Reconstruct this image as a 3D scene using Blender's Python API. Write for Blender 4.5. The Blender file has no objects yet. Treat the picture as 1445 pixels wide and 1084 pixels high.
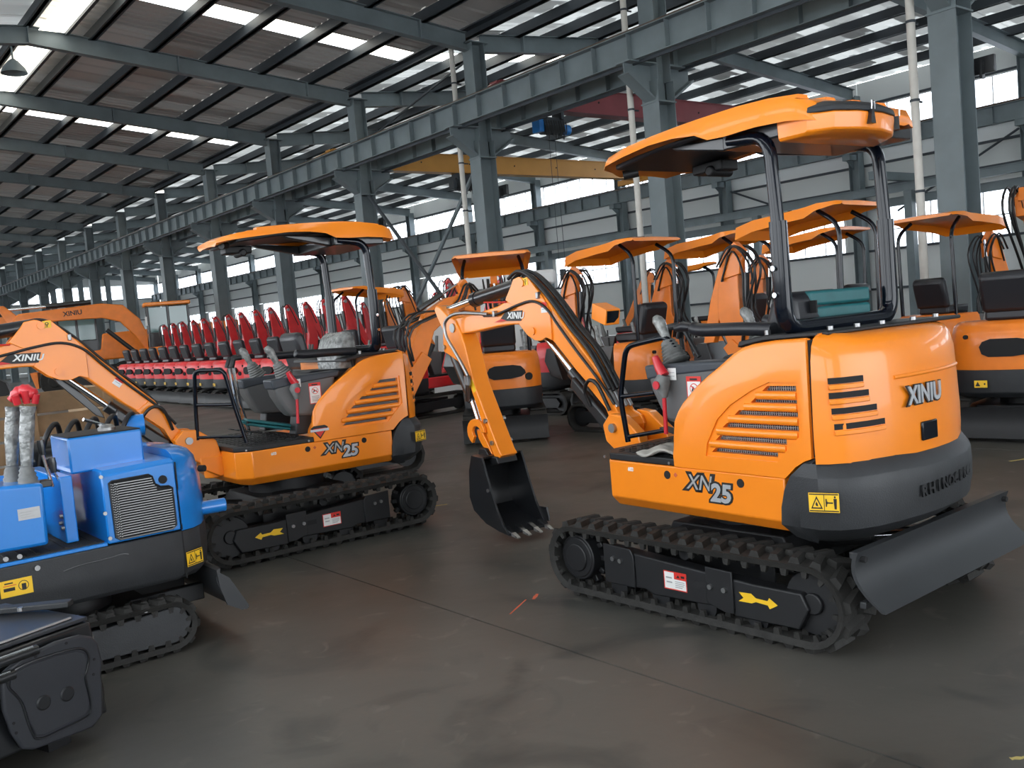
import bpy, bmesh, math, random
from mathutils import Vector, Matrix
random.seed(7)
R = math.radians
C = bpy.context.scene.collection

# ---------------------------------------------------------------- camera
cam_d = bpy.data.cameras.new('camera'); cam = bpy.data.objects.new('camera', cam_d); C.objects.link(cam)
bpy.context.scene.camera = cam
yaw, pit, rol = R(38.201), R(-3.985), R(-4.95)
fw = Vector((math.sin(yaw)*math.cos(pit), math.cos(yaw)*math.cos(pit), math.sin(pit)))
rt = Vector((math.cos(yaw), -math.sin(yaw), 0)); up = rt.cross(fw)
r2 = rt*math.cos(rol)+up*math.sin(rol); u2 = -rt*math.sin(rol)+up*math.cos(rol)
cam.matrix_world = Matrix(((r2.x, u2.x, -fw.x, 0), (r2.y, u2.y, -fw.y, 0), (r2.z, u2.z, -fw.z, 1.6), (0, 0, 0, 1)))
cam_d.sensor_width = 36; cam_d.lens = 1332/1445*36; cam_d.clip_start = .05; cam_d.clip_end = 600

# ---------------------------------------------------------------- sky and light
wd = bpy.data.worlds.new('overcast_sky'); bpy.context.scene.world = wd; wd.use_nodes = True
bg = wd.node_tree.nodes['Background']; bg.inputs[0].default_value = (.90, .95, 1.0, 1); bg.inputs[1].default_value = 4.0
vs = bpy.context.scene.view_settings
vs.view_transform = 'Standard'; vs.look = 'None'; vs.gamma = 1; vs.use_curve_mapping = False; vs.exposure = 0.42

# ---------------------------------------------------------------- materials
def mat(name, col, rough=.5, metal=0., coat=0., noise=0., nscale=6., bump=0., bscale=40., rand=0., spec=.5, emit=None, col2=None, alpha=None, aniso=None):
    m = bpy.data.materials.new(name); m.use_nodes = True; nt = m.node_tree; b = nt.nodes['Principled BSDF']
    b.inputs['Base Color'].default_value = (*col, 1); b.inputs['Roughness'].default_value = rough
    b.inputs['Metallic'].default_value = metal; b.inputs['Coat Weight'].default_value = coat
    b.inputs['Coat Roughness'].default_value = .06; b.inputs['Specular IOR Level'].default_value = spec
    if alpha is not None: b.inputs['Alpha'].default_value = alpha
    tc = nt.nodes.new('ShaderNodeTexCoord')
    if noise or rand:
        mx = nt.nodes.new('ShaderNodeMix'); mx.data_type = 'RGBA'
        c2 = col2 or tuple(c*(1-noise) for c in col)
        mx.inputs[6].default_value = (*col, 1); mx.inputs[7].default_value = (*c2, 1)
        if rand:
            oi = nt.nodes.new('ShaderNodeObjectInfo'); nt.links.new(oi.outputs['Random'], mx.inputs[0])
        else:
            nz = nt.nodes.new('ShaderNodeTexNoise'); nz.inputs['Scale'].default_value = nscale; nz.inputs['Detail'].default_value = 6
            rp = nt.nodes.new('ShaderNodeMapRange'); rp.inputs[1].default_value = .35; rp.inputs[2].default_value = .68
            nt.links.new(tc.outputs['Object'], nz.inputs['Vector']); nt.links.new(nz.outputs['Fac'], rp.inputs[0]); nt.links.new(rp.outputs[0], mx.inputs[0])
        nt.links.new(mx.outputs[2], b.inputs['Base Color'])
    if bump:
        nb = nt.nodes.new('ShaderNodeTexNoise'); nb.inputs['Scale'].default_value = bscale; nb.inputs['Detail'].default_value = 4
        bp = nt.nodes.new('ShaderNodeBump'); bp.inputs['Strength'].default_value = bump; bp.inputs['Distance'].default_value = .01
        nt.links.new(tc.outputs['Object'], nb.inputs['Vector']); nt.links.new(nb.outputs['Fac'], bp.inputs['Height']); nt.links.new(bp.outputs['Normal'], b.inputs['Normal'])
    if emit:
        b.inputs['Emission Color'].default_value = (*col, 1); b.inputs['Emission Strength'].default_value = emit
    return m
M = dict(
    orange=mat('orange_paint', (.93, .255, .010), .34, coat=.35, noise=.06, nscale=3),
    oran2=mat('orange_paint_older', (.90, .225, .014), .4, coat=.3, noise=.12, nscale=5),
    red=mat('red_paint', (.74, .022, .028), .4, coat=.25, noise=.15, nscale=5),
    blue=mat('blue_paint', (.008, .20, .62), .28, coat=.6, noise=.08, nscale=4),
    cw=mat('charcoal_iron', (.026, .028, .031), .5, noise=.25, nscale=7, bump=.15, bscale=160),
    black=mat('black_paint', (.012, .013, .015), .3, coat=.3),
    gloss=mat('gloss_black_tube', (.003, .005, .010), .15, coat=.25, spec=.25),
    dark=mat('dark_interior', (.008, .008, .009), .8),
    plate=mat('track_frame_black', (.009, .0095, .011), .5, noise=.2),
    rubber=mat('dusty_rubber', (.019, .018, .016), .78, noise=.45, nscale=14, bump=.3, bscale=90),
    seat=mat('black_vinyl', (.012, .013, .017), .38, bump=.1, bscale=60),
    wrap=mat('clear_plastic_wrap', (.30, .31, .30), .16, noise=.65, nscale=22, bump=1.0, bscale=30, spec=.8),
    boot=mat('grey_rubber_boot', (.16, .165, .16), .5, noise=.3, nscale=30),
    console=mat('grey_console_plastic', (.105, .105, .105), .45),
    condark=mat('blue_grey_console_top', (.035, .042, .052), .45),
    chrome=mat('chrome', (.75, .77, .8), .12, 1.),
    zinc=mat('zinc_steel', (.36, .36, .36), .4, 1.),
    hose=mat('rubber_hose', (.010, .010, .011), .42),
    steel=mat('grey_green_steel', (.17, .21, .225), .5, noise=.22, nscale=1.5),
    steeld=mat('dark_steel', (.035, .045, .055), .55, noise=.2, nscale=1.2),
    rail=mat('rusty_rail', (.10, .065, .045), .7, noise=.4, nscale=8),
    girt=mat('dark_girt', (.04, .05, .06), .6),
    wall=mat('white_wall_sheet', (.74, .76, .75), .55, rand=1, col2=(.60, .63, .62)),
    foil=mat('roof_foil', (.38, .375, .36), .42, metal=.55, rand=1, col2=(.25, .225, .20), bump=.35, bscale=5),
    pale=mat('roof_sheet_lit', (.70, .71, .69), .38, metal=.35, rand=1, col2=(.42, .43, .42), bump=.3, bscale=5),
    yellow=mat('crane_yellow', (.62, .30, .055), .45, noise=.15, nscale=1),
    maroon=mat('crane_red', (.27, .045, .055), .5, noise=.25, nscale=1),
    pvc=mat('white_pvc', (.62, .60, .55), .4, noise=.12, nscale=5),
    white=mat('white_print', (.75, .75, .73), .5),
    silver=mat('silver_letter', (.55, .57, .60), .3, metal=.4),
    yel=mat('yellow_print', (.86, .52, .02), .45),
    rprint=mat('red_print', (.62, .03, .02), .5),
    redp=mat('red_plastic', (.55, .02, .03), .35, coat=.3),
    bprint=mat('black_print', (.01, .01, .01), .5),
    gprint=mat('grey_print', (.35, .35, .35), .6),
    teal=mat('teal_plastic', (.010, .115, .125), .5, coat=.0, noise=.2, nscale=12),
    blade=mat('dark_grey_blade_paint', (.028, .030, .033), .42, noise=.15, nscale=3),
    cloth=mat('pale_grey_cloth', (.42, .40, .36), .9, noise=.25, nscale=9, bump=.6, bscale=14),
    wood=mat('crate_wood', (.33, .22, .12), .8, noise=.4, nscale=5),
    foam=mat('white_foam_wrap', (.78, .78, .78), .5, bump=.4, bscale=6),
    teeth=mat('worn_steel', (.32, .32, .31), .35, metal=.8),
    glass=mat('cab_glass', (.10, .20, .20), .08, spec=.8),
    skyl=mat('skylight_sheet', (1., .97, .86), .5, emit=3.2),
    panelblk=mat('satin_black_panel', (.03, .032, .038), .33, noise=.15, nscale=8),
    mark=mat('orange_chalk', (.55, .11, .05), .9), ymark=mat('yellow_paint_scrap', (.45, .36, .12), .9),
)
def sheet_mat(name, base, trans, metal, lo, hi):
    m = bpy.data.materials.new(name); m.use_nodes = True; nt = m.node_tree; b = nt.nodes['Principled BSDF']; N = nt.nodes.new; L = nt.links.new
    tc = N('ShaderNodeTexCoord'); oi = N('ShaderNodeObjectInfo'); sp = N('ShaderNodeSeparateXYZ'); L(tc.outputs['Object'], sp.inputs[0])
    dv = N('ShaderNodeMath'); dv.operation = 'MULTIPLY_ADD'; dv.inputs[1].default_value = 1.1; L(sp.outputs['Y'], dv.inputs[0])
    r1 = N('ShaderNodeMath'); r1.operation = 'MULTIPLY'; r1.inputs[1].default_value = 97.; L(oi.outputs['Random'], r1.inputs[0]); L(r1.outputs[0], dv.inputs[2])
    fl = N('ShaderNodeMath'); fl.operation = 'FLOOR'; L(dv.outputs[0], fl.inputs[0]); wn = N('ShaderNodeTexWhiteNoise'); wn.noise_dimensions = '1D'; L(fl.outputs[0], wn.inputs['W'])
    mp = N('ShaderNodeMapRange'); mp.inputs[3].default_value = lo; mp.inputs[4].default_value = hi; L(wn.outputs[0], mp.inputs[0])
    mx = N('ShaderNodeMix'); mx.data_type = 'RGBA'; mx.inputs[6].default_value = (*base, 1); mx.inputs[7].default_value = (*[c*.72 for c in base], 1); L(wn.outputs[0], mx.inputs[0]); L(mx.outputs[2], b.inputs['Base Color'])
    b.inputs['Metallic'].default_value = metal; b.inputs['Roughness'].default_value = .4
    t = N('ShaderNodeBsdfTranslucent'); t.inputs[0].default_value = (*trans, 1); ms = N('ShaderNodeMixShader'); L(mp.outputs[0], ms.inputs[0]); L(b.outputs[0], ms.inputs[1]); L(t.outputs[0], ms.inputs[2]); L(ms.outputs[0], nt.nodes['Material Output'].inputs[0]); return m
M['foil'] = sheet_mat('roof_foil', (.42, .40, .375), (.52, .49, .46), .3, .005, .03)
M['pale'] = sheet_mat('roof_sheet_lit', (.66, .67, .65), (.75, .77, .75), .2, .02, .22)  # roof foil again, reflected daylight put in as paler, patchy translucent colour
# floor: dusty concrete with stains, a little sheen
def floor_mat():
    m = bpy.data.materials.new('worn_concrete'); m.use_nodes = True; nt = m.node_tree; b = nt.nodes['Principled BSDF']
    N = nt.nodes.new; L = nt.links.new
    tc = N('ShaderNodeTexCoord')
    def noise(sc, det, lo, hi, dist=0):
        n = N('ShaderNodeTexNoise'); n.inputs['Scale'].default_value = sc; n.inputs['Detail'].default_value = det; n.inputs['Distortion'].default_value = dist
        L(tc.outputs['Object'], n.inputs['Vector']); r = N('ShaderNodeMapRange'); r.inputs[1].default_value = lo; r.inputs[2].default_value = hi; L(n.outputs['Fac'], r.inputs[0]); return r.outputs[0]
    def mix(f, a, bcol):
        x = N('ShaderNodeMix'); x.data_type = 'RGBA'; L(f, x.inputs[0])
        if isinstance(a, tuple): x.inputs[6].default_value = (*a, 1)
        else: L(a, x.inputs[6])
        x.inputs[7].default_value = (*bcol, 1); return x.outputs[2]
    c = mix(noise(.45, 5, .38, .66, .6), (.090, .084, .073), (.050, .051, .045))
    c = mix(noise(1.7, 8, .52, .74, 1.2), c, (.034, .036, .034))
    c = mix(noise(5.5, 10, .62, .78, .8), c, (.15, .138, .12))
    L(c, b.inputs['Base Color'])
    rg = N('ShaderNodeMapRange'); rg.inputs[3].default_value = .30; rg.inputs[4].default_value = .55
    n = N('ShaderNodeTexNoise'); n.inputs['Scale'].default_value = 1.3; n.inputs['Detail'].default_value = 6; L(tc.outputs['Object'], n.inputs['Vector']); L(n.outputs['Fac'], rg.inputs[0]); L(rg.outputs[0], b.inputs['Roughness'])
    nb = N('ShaderNodeTexNoise'); nb.inputs['Scale'].default_value = 9; nb.inputs['Detail'].default_value = 8; L(tc.outputs['Object'], nb.inputs['Vector'])
    bp = N('ShaderNodeBump'); bp.inputs['Strength'].default_value = .12; bp.inputs['Distance'].default_value = .01; L(nb.outputs['Fac'], bp.inputs['Height']); L(bp.outputs['Normal'], b.inputs['Normal'])
    return m
M['floor'] = floor_mat()
def pane_mat():
    m = bpy.data.materials.new('window_glass'); m.use_nodes = True; nt = m.node_tree
    for n in list(nt.nodes):
        if n.type == 'BSDF_PRINCIPLED': nt.nodes.remove(n)
    t = nt.nodes.new('ShaderNodeBsdfTransparent'); t.inputs[0].default_value = (.95, .97, 1, 1)
    g = nt.nodes.new('ShaderNodeBsdfGlossy'); g.inputs['Roughness'].default_value = .1
    x = nt.nodes.new('ShaderNodeMixShader'); x.inputs[0].default_value = .06
    nt.links.new(t.outputs[0], x.inputs[1]); nt.links.new(g.outputs[0], x.inputs[2]); nt.links.new(x.outputs[0], nt.nodes['Material Output'].inputs[0]); return m
M['pane'] = pane_mat()

# ---------------------------------------------------------------- mesh helpers
def xf(loc=(0, 0, 0), rot=(0, 0, 0)):
    from mathutils import Euler
    return Matrix.Translation(loc) @ Euler([R(a) for a in rot]).to_matrix().to_4x4()
class MB:
    def __init__(s): s.v = []; s.f = []; s.mi = []; s.mats = []; s.cur = 0; s.T = Matrix.Identity(4)
    def m(s, k):
        if k not in s.mats: s.mats.append(k)
        s.cur = s.mats.index(k); return s
    def add(s, vs, fs, T=None):
        o = len(s.v); TT = s.T @ T if T is not None else s.T
        s.v += [TT @ Vector(v) for v in vs]; s.f += [[i+o for i in f] for f in fs]; s.mi += [s.cur]*len(fs); return s
    def box(s, a, b, T=None):
        x0, y0, z0 = a; x1, y1, z1 = b
        return s.add([(x0, y0, z0), (x1, y0, z0), (x1, y1, z0), (x0, y1, z0), (x0, y0, z1), (x1, y0, z1), (x1, y1, z1), (x0, y1, z1)],
                     [(0, 3, 2, 1), (4, 5, 6, 7), (0, 1, 5, 4), (1, 2, 6, 5), (2, 3, 7, 6), (3, 0, 4, 7)], T)
    def prism(s, pts, y0, y1, T=None):      # polygon in x-z, extruded along y
        n = len(pts); A = sum(pts[i][0]*pts[(i+1) % n][1]-pts[(i+1) % n][0]*pts[i][1] for i in range(n))
        if A < 0: pts = pts[::-1]
        if y1 < y0: y0, y1 = y1, y0
        vs = [(x, y0, z) for x, z in pts]+[(x, y1, z) for x, z in pts]
        return s.add(vs, [list(range(n)), list(range(2*n-1, n-1, -1))]+[(i, i+n, (i+1) % n+n, (i+1) % n) for i in range(n)], T)
    def loft(s, rings, T=None, cap=True, close=True):
        n = len(rings[0]); vs = [p for r in rings for p in r]; fs = []
        for k in range(len(rings)-1):
            for i in range(n if close else n-1):
                a = k*n+i; b = k*n+(i+1) % n; fs.append((a, b, b+n, a+n))
        if cap: fs += [list(range(n))[::-1], [i+(len(rings)-1)*n for i in range(n)]]
        return s.add(vs, fs, T)
    def tube(s, pts, r, n=10, T=None, cap=True, closed=False):
        P = [Vector(p) for p in pts]; rs = r if isinstance(r, (list, tuple)) else [r]*len(P); rings = []; prev = None; m = len(P)
        for i, p in enumerate(P):
            if closed: d = (P[(i+1) % m]-p).normalized()+(p-P[i-1]).normalized()
            elif i == 0: d = P[1]-p
            elif i == m-1: d = p-P[i-1]
            else: d = (P[i+1]-p).normalized()+(p-P[i-1]).normalized()
            d = d.normalized() if d.length > 1e-9 else Vector((0, 0, 1))
            if prev is None: a = d.orthogonal().normalized()
            else:
                a = prev-d*prev.dot(d); a = a.normalized() if a.length > 1e-6 else d.orthogonal().normalized()
            prev = a; b = d.cross(a)
            rings.append([p+(a*math.cos(2*math.pi*k/n)+b*math.sin(2*math.pi*k/n))*rs[i] for k in range(n)])
        if closed: rings.append(rings[0]); cap = False
        return s.loft(rings, T, cap)
    def cyl(s, a, b, r, n=20, T=None): return s.tube([a, b], r, n, T)
    def lathe(s, prof, n=20, T=None):       # (r,z) along z
        return s.loft([[(r*math.cos(2*math.pi*k/n), r*math.sin(2*math.pi*k/n), z) for k in range(n)] for r, z in prof], T)
    def build(s, name, mk, parent=None, bev=0., seg=2, smooth=35, T=None, sub=0):
        me = bpy.data.meshes.new(name); me.from_pydata([tuple(v) for v in s.v], [], s.f)
        ks = s.mats or [mk]
        for k in ks: me.materials.append(M[k])
        if s.mats: me.polygons.foreach_set('material_index', s.mi)
        bm = bmesh.new(); bm.from_mesh(me); bmesh.ops.remove_doubles(bm, verts=bm.verts, dist=1e-5); bmesh.ops.recalc_face_normals(bm, faces=bm.faces); bm.to_mesh(me); bm.free()
        if smooth:
            me.shade_smooth(); me.set_sharp_from_angle(angle=R(smooth))
        o = bpy.data.objects.new(name, me); C.objects.link(o)
        if parent is not None: o.parent = parent
        if T is not None: o.matrix_local = T
        if bev:
            mo = o.modifiers.new('bevel', 'BEVEL'); mo.width = bev; mo.segments = seg; mo.limit_method = 'ANGLE'; mo.angle_limit = R(38); mo.use_clamp_overlap = True
        if sub:
            mo = o.modifiers.new('sub', 'SUBSURF'); mo.levels = mo.render_levels = sub
        return o
def curve(pts, n=6):                         # Catmull-Rom through points
    P = [Vector(p) for p in pts]; out = []
    for i in range(len(P)-1):
        p0 = P[max(i-1, 0)]; p1 = P[i]; p2 = P[i+1]; p3 = P[min(i+2, len(P)-1)]
        for k in range(n):
            t = k/n; out.append(.5*((2*p1)+(p2-p0)*t+(2*p0-5*p1+4*p2-p3)*t*t+(3*p1-p0-3*p2+p3)*t**3))
    return out+[P[-1]]
def fillet(pts, r, n=5):                     # round the corners of a 3-D polyline
    P = [Vector(p) for p in pts]; out = [P[0]]
    for i in range(1, len(P)-1):
        a = (P[i-1]-P[i]); b = (P[i+1]-P[i]); k = min(r, a.length*.45, b.length*.45); A = P[i]+a.normalized()*k; B = P[i]+b.normalized()*k
        for j in range(n+1):
            t = j/n; out.append(A*(1-t)**2+P[i]*2*t*(1-t)+B*t*t)
    return out+[P[-1]]
def thing(name, label, cat, loc=(0, 0, 0), rz=0, group=None):
    o = bpy.data.objects.new(name, None); C.objects.link(o); o.location = loc; o.rotation_euler = (0, 0, R(rz)); o.empty_display_size = .2
    return tag(o, label, cat, group)
def tag(o, label, cat, group=None):
    o['label'] = label; o['category'] = cat
    if group: o['group'] = group
    return o
def struct(o): o['kind'] = 'structure'; return o
def kids(o): return [x for x in C.objects if x.parent == o]
def tree_of(root):
    ks = list(C.objects); return [(a, [b for b in ks if b.parent == a]) for a in ks if a.parent == root]
def dup(root, tr, loc, rz, label, group=None):
    r = root.copy(); C.objects.link(r); r.location = loc; r.rotation_euler = (0, 0, R(rz)); r['label'] = label
    if group: r['group'] = group
    for a, bs in tr:
        c = a.copy(); C.objects.link(c); c.parent = r; c.matrix_parent_inverse = a.matrix_parent_inverse
        for b in bs:
            d = b.copy(); C.objects.link(d); d.parent = c
    return r
def text_mesh(body, size, extrude=.002, bold=.0, shear=0., space=1.):
    cu = bpy.data.curves.new('t', 'FONT'); cu.body = body; cu.size = size; cu.extrude = extrude; cu.offset = bold; cu.shear = shear
    cu.align_x = 'CENTER'; cu.align_y = 'CENTER'; cu.space_character = space; cu.resolution_u = 3
    o = bpy.data.objects.new('t', cu); C.objects.link(o); dg = bpy.context.evaluated_depsgraph_get()
    me = bpy.data.meshes.new_from_object(o.evaluated_get(dg)); bpy.data.objects.remove(o); bpy.data.curves.remove(cu); return me
def frame_T(o, X, Y):
    X = Vector(X).normalized(); Y = Vector(Y); Z = X.cross(Y).normalized(); Y = Z.cross(X)
    return Matrix(((X.x, Y.x, Z.x, o[0]), (X.y, Y.y, Z.y, o[1]), (X.z, Y.z, Z.z, o[2]), (0, 0, 0, 1)))
def text(name, body, size, mk, parent, T, extrude=.002, bold=0., shear=0., space=1., sx=1.):
    me = text_mesh(body, size, extrude, bold, shear, space); me.name = name; me.materials.clear(); me.materials.append(M[mk])
    o = bpy.data.objects.new(name, me); C.objects.link(o); o.parent = parent; o.matrix_local = T @ Matrix.Diagonal((sx, 1, 1, 1)); return o
def decal(name, parent, T, w, h, shapes, base='white', th=.0015):
    """flat sticker in the X-Y plane of T, centred; shapes = (material, polygon in 0..1 coordinates)"""
    b = MB(); b.m(base).box((-w/2, -h/2, 0), (w/2, h/2, th))
    for i, (mk, poly) in enumerate(shapes):
        b.m(mk); z = th+.0006*(1+i*.15); pts = [((x-.5)*w, (y-.5)*h, z) for x, y in poly]; n = len(pts)
        A = sum(pts[i][0]*pts[(i+1) % n][1]-pts[(i+1) % n][0]*pts[i][1] for i in range(n))
        if A < 0: pts = pts[::-1]
        b.add(pts+[(p[0], p[1], 0) for p in pts], [list(range(n))]+[(i, i+n, (i+1) % n+n, (i+1) % n) for i in range(n)])
    return b.build(name, base, parent, T=T, smooth=0)
def circ(cx, cy, r, n=14, ax=1.): return [(cx+r*math.cos(2*math.pi*i/n)*ax, cy+r*math.sin(2*math.pi*i/n)) for i in range(n)]
def rect(x0, y0, x1, y1): return [(x0, y0), (x1, y0), (x1, y1), (x0, y1)]
WARN = [('bprint', rect(.02, .04, .98, .10)), ('bprint', rect(.02, .9, .98, .96)), ('bprint', rect(.50, .1, .52, .9)),
        ('bprint', [(.07, .18), (.46, .18), (.265, .84)]), ('yel', [(.13, .25), (.40, .25), (.265, .70)]), ('bprint', [(.24, .33), (.31, .30), (.30, .42), (.26, .56), (.22, .42)]),
        ('bprint', rect(.56, .3, .60, .7)), ('bprint', rect(.62, .46, .80, .53)), ('bprint', [(.62, .40), (.62, .6), (.58, .5)]), ('bprint', circ(.87, .80, .06, ax=.5)),
        ('bprint', [(.82, .72), (.93, .72), (.92, .45), (.91, .18), (.84, .18), (.83, .45)])]
CAUT = [('rprint', rect(0, 0, 1, .05)), ('rprint', rect(0, .95, 1, 1)), ('rprint', rect(0, 0, .03, 1)), ('rprint', rect(.97, 0, 1, 1)), ('rprint', rect(.46, .6, 1, 1)),
        ('bprint', [(.56, .7), (.64, .86), (.72, .7)]), ('bprint', rect(.76, .72, .92, .84)), ('gprint', rect(.10, .60, .36, .68)), ('gprint', rect(.12, .36, .36, .44)), ('gprint', rect(.5, .46, .9, .5)), ('gprint', rect(.5, .36, .9, .4)),
        ('gprint', rect(.5, .26, .86, .3)), ('gprint', rect(.5, .16, .8, .2))]
def ring_shape(cx, cy, ro, ri, mk, bgk, ax=1.): return [(mk, circ(cx, cy, ro, 18, ax)), (bgk, circ(cx, cy, ri, 18, ax))]
NORIDE = [('rprint', rect(0, .84, 1, 1)), ('rprint', rect(0, 0, .05, 1)), ('rprint', rect(.95, 0, 1, 1)), ('rprint', rect(0, 0, 1, .03)), ('bprint', rect(.25, .88, .75, .94))]+ring_shape(.5, .62, .165, .14, 'rprint', 'white', 1.7)+[
        ('bprint', [(.32, .54), (.44, .70), (.56, .62), (.68, .68), (.60, .56), (.48, .60), (.40, .53)]), ('rprint', [(.27, .70), (.31, .73), (.74, .54), (.70, .51)]), ('gprint', rect(.2, .34, .8, .37)), ('gprint', rect(.2, .27, .8, .30)), ('gprint', rect(.2, .20, .7, .23)), ('gprint', rect(.2, .13, .76, .16))]

# ================================================================ THE BUILDING
XC, XW, XL = 14.8, 32.2, -2.9; RX, RX2 = 5.9, 23.5
FY = [7.2+6*k for k in range(-3, 16)]; Y0, Y1 = -10.8, 97.2
def roof_z(x):
    if x <= XC: return 9.0+(.1*(XC-x) if x > RX else .1*(XC-RX)-.1*(RX-x))
    return 9.0+(.092*(x-XC) if x < RX2 else .092*(RX2-XC)-.092*(x-RX2))
# floor slabs with open joints
fl = struct(MB().box((-14, -12, -.30), (46, 110, -.012)).build('floor', 'floor', smooth=0))
xs = [-14, -3.15, 2.85, 8.85, 14.8, 20.8, 26.8, 32.3, 46]; ys = [-12, -6, -2.4, 9.45, 15.4, 21.4, 27.4, 39.4, 63.4, 110]
for i in range(len(xs)-1):
    for j in range(len(ys)-1):
        g = .006
        MB().box((xs[i]+g, ys[j]+g, -.02), (xs[i+1]-g, ys[j+1]-g, 0)).build('floor_slab', 'floor', fl, smooth=0)
ceil = struct(MB().box((XC-.25, Y0, 8.86), (XC+.25, Y1, 8.9)).build('ceiling', 'steeld', smooth=0))
# purlins
pm = None; gaps = []
def gap_list():
    out = []
    for a, b in ((XL, RX), (RX, XC), (XC, RX2), (RX2, XW)):
        n = 6; out += [(a+(b-a)*i/n, a+(b-a)*(i+1)/n) for i in range(n)]
    return out
GAPS = gap_list()
for a, b in GAPS:
    o = MB().box((-.045, Y0, -.27), (.045, Y1, 0)).box((-.10, Y0, -.27), (.10, Y1, -.25)).build('purlin', 'steeld', ceil, smooth=0); o.location = (a, 0, roof_z(a)-.02)
# roof sheets, one per purlin gap and half bay, skylight strips between them
pm_cache = {}
def sheet(w, l, mk):
    k = (round(w, 3), round(l, 3), mk)
    if k not in pm_cache:
        b = MB(); n = 8; rib = []
        for i in range(n):
            y0 = -l/2+l*i/n; y1 = y0+l/n; rib += [(y0, 0), (y0+l/n*.62, 0), (y0+l/n*.70, .035), (y0+l/n*.92, .035)]
        rib.append((l/2, 0)); vs = [(-w/2, y, z) for y, z in rib]+[(w/2, y, z) for y, z in rib]; n = len(rib)
        fs = [(i, i+1, i+1+n, i+n) for i in range(n-1)]
        b.add(vs, fs); o = b.build('roof_panel', mk, ceil, smooth=0); me = o.data; bpy.data.objects.remove(o); pm_cache[k] = me
    return pm_cache[k]
stuffb = MB(); NP = 0; SKYB = (21.9+.3, 34.2, 46.2, 58.2, 10.2)
def place_sheet(a, b, ya, yb, mk, name='roof_panel', stuff=False):
    za, zb = roof_z(a), roof_z(b); w = math.hypot(b-a, zb-za); ang = math.atan2(zb-za, b-a)
    T = Matrix.Translation(((a+b)/2, (ya+yb)/2, (za+zb)/2)) @ Matrix.Rotation(-ang, 4, 'Y')
    if stuff: l = (yb-ya)/2; stuffb.m(mk).add([(-w/2, -l, 0), (w/2, -l, 0), (w/2, l, 0), (-w/2, l, 0)], [(0, 1, 2, 3)], T); return
    o = bpy.data.objects.new(name, sheet(w+.02, yb-ya+.02, mk)); C.objects.link(o); o.parent = ceil; o.matrix_local = T
for gi, (a, b) in enumerate(GAPS):
    for fi in range(len(FY)-1):
        ya, yb = FY[fi], FY[fi+1]; far = ya > 55; mid = (ya+yb)/2
        left_slope = b <= RX+.01; mk = 'pale' if (left_slope or a >= XC-.01) else 'foil'
        if a >= RX-.01 and a < RX+.2 and False: pass
        if any(abs(mid-s) < .2 for s in SKYB) and not left_slope and not (a >= XC and b > 24):
            place_sheet(a, b, ya, mid-.42, mk, stuff=far); place_sheet(a, b, mid+.42, yb, mk, stuff=far)
            w = b-a; za, zb = roof_z(a), roof_z(b); T = Matrix.Translation(((a+b)/2, mid, (za+zb)/2+.01)) @ Matrix.Rotation(-math.atan2(zb-za, b-a), 4, 'Y')
            MB().box((-w/2+.05, -.40, 0), (w/2-.05, .40, .01)).build('skylight_panel', 'skyl', ceil, T=T, smooth=0)
        else: place_sheet(a, b, ya, yb, mk, stuff=far or left_slope and ya > 30)
for a, b in ((XL, RX), (RX, XC), (XC, RX2), (RX2, XW)):
    w = b-a; place_sheet(a, b, Y0, FY[0], 'foil', stuff=True)
so = stuffb.build('roof_panel', 'foil', ceil, smooth=0); so['kind'] = 'stuff'
# ridge skylight band on both sides of the left ridge, under the roof
for k in range(2, 16):
    ya = FY[k]+.15; yb = FY[k+1]-.15
    MB().box((RX+.22, ya, roof_z(RX+.7)-.30), (RX+.80, yb, roof_z(RX+.7)-.29)).build('skylight_panel', 'skyl', ceil, smooth=0)
    MB().box((RX+.81, ya, roof_z(RX+.7)-.36), (RX+.89, yb, roof_z(RX+.7)-.24)).build('skylight_curb', 'steeld', ceil, smooth=0)
# rafters
def rafter_seg(b, x0, x1, y, d=.42, dz=.27):
    z0, z1 = roof_z(x0)-dz, roof_z(x1)-dz
    b.add([(x0, y-.006, z0-d), (x1, y-.006, z1-d), (x1, y+.006, z1-d), (x0, y+.006, z0-d), (x0, y-.006, z0), (x1, y-.006, z1), (x1, y+.006, z1), (x0, y+.006, z0)], [(0, 3, 2, 1), (4, 5, 6, 7), (0, 1, 5, 4), (1, 2, 6, 5), (2, 3, 7, 6), (3, 0, 4, 7)])
    for q in (0, d):
        b.add([(x0, y-.11, z0-q-.008), (x1, y-.11, z1-q-.008), (x1, y+.11, z1-q-.008), (x0, y+.11, z0-q-.008), (x0, y-.11, z0-q+.008), (x1, y-.11, z1-q+.008), (x1, y+.11, z1-q+.008), (x0, y+.11, z0-q+.008)], [(0, 3, 2, 1), (4, 5, 6, 7), (0, 1, 5, 4), (1, 2, 6, 5), (2, 3, 7, 6), (3, 0, 4, 7)])
for y in FY:
    b = MB()
    for x0, x1 in ((XL, RX), (RX, XC-.22), (XC+.22, RX2), (RX2, XW-.25)):
        rafter_seg(b, x0, x1, y)
    for x in (RX, RX+3.6, RX2, XC+4.3, XC-1.6, XC+1.6): b.box((x-.02, y-.11, roof_z(x)-.70), (x+.02, y+.11, roof_z(x)-.27))
    b.build('rafter', 'steel', ceil, smooth=0)
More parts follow.
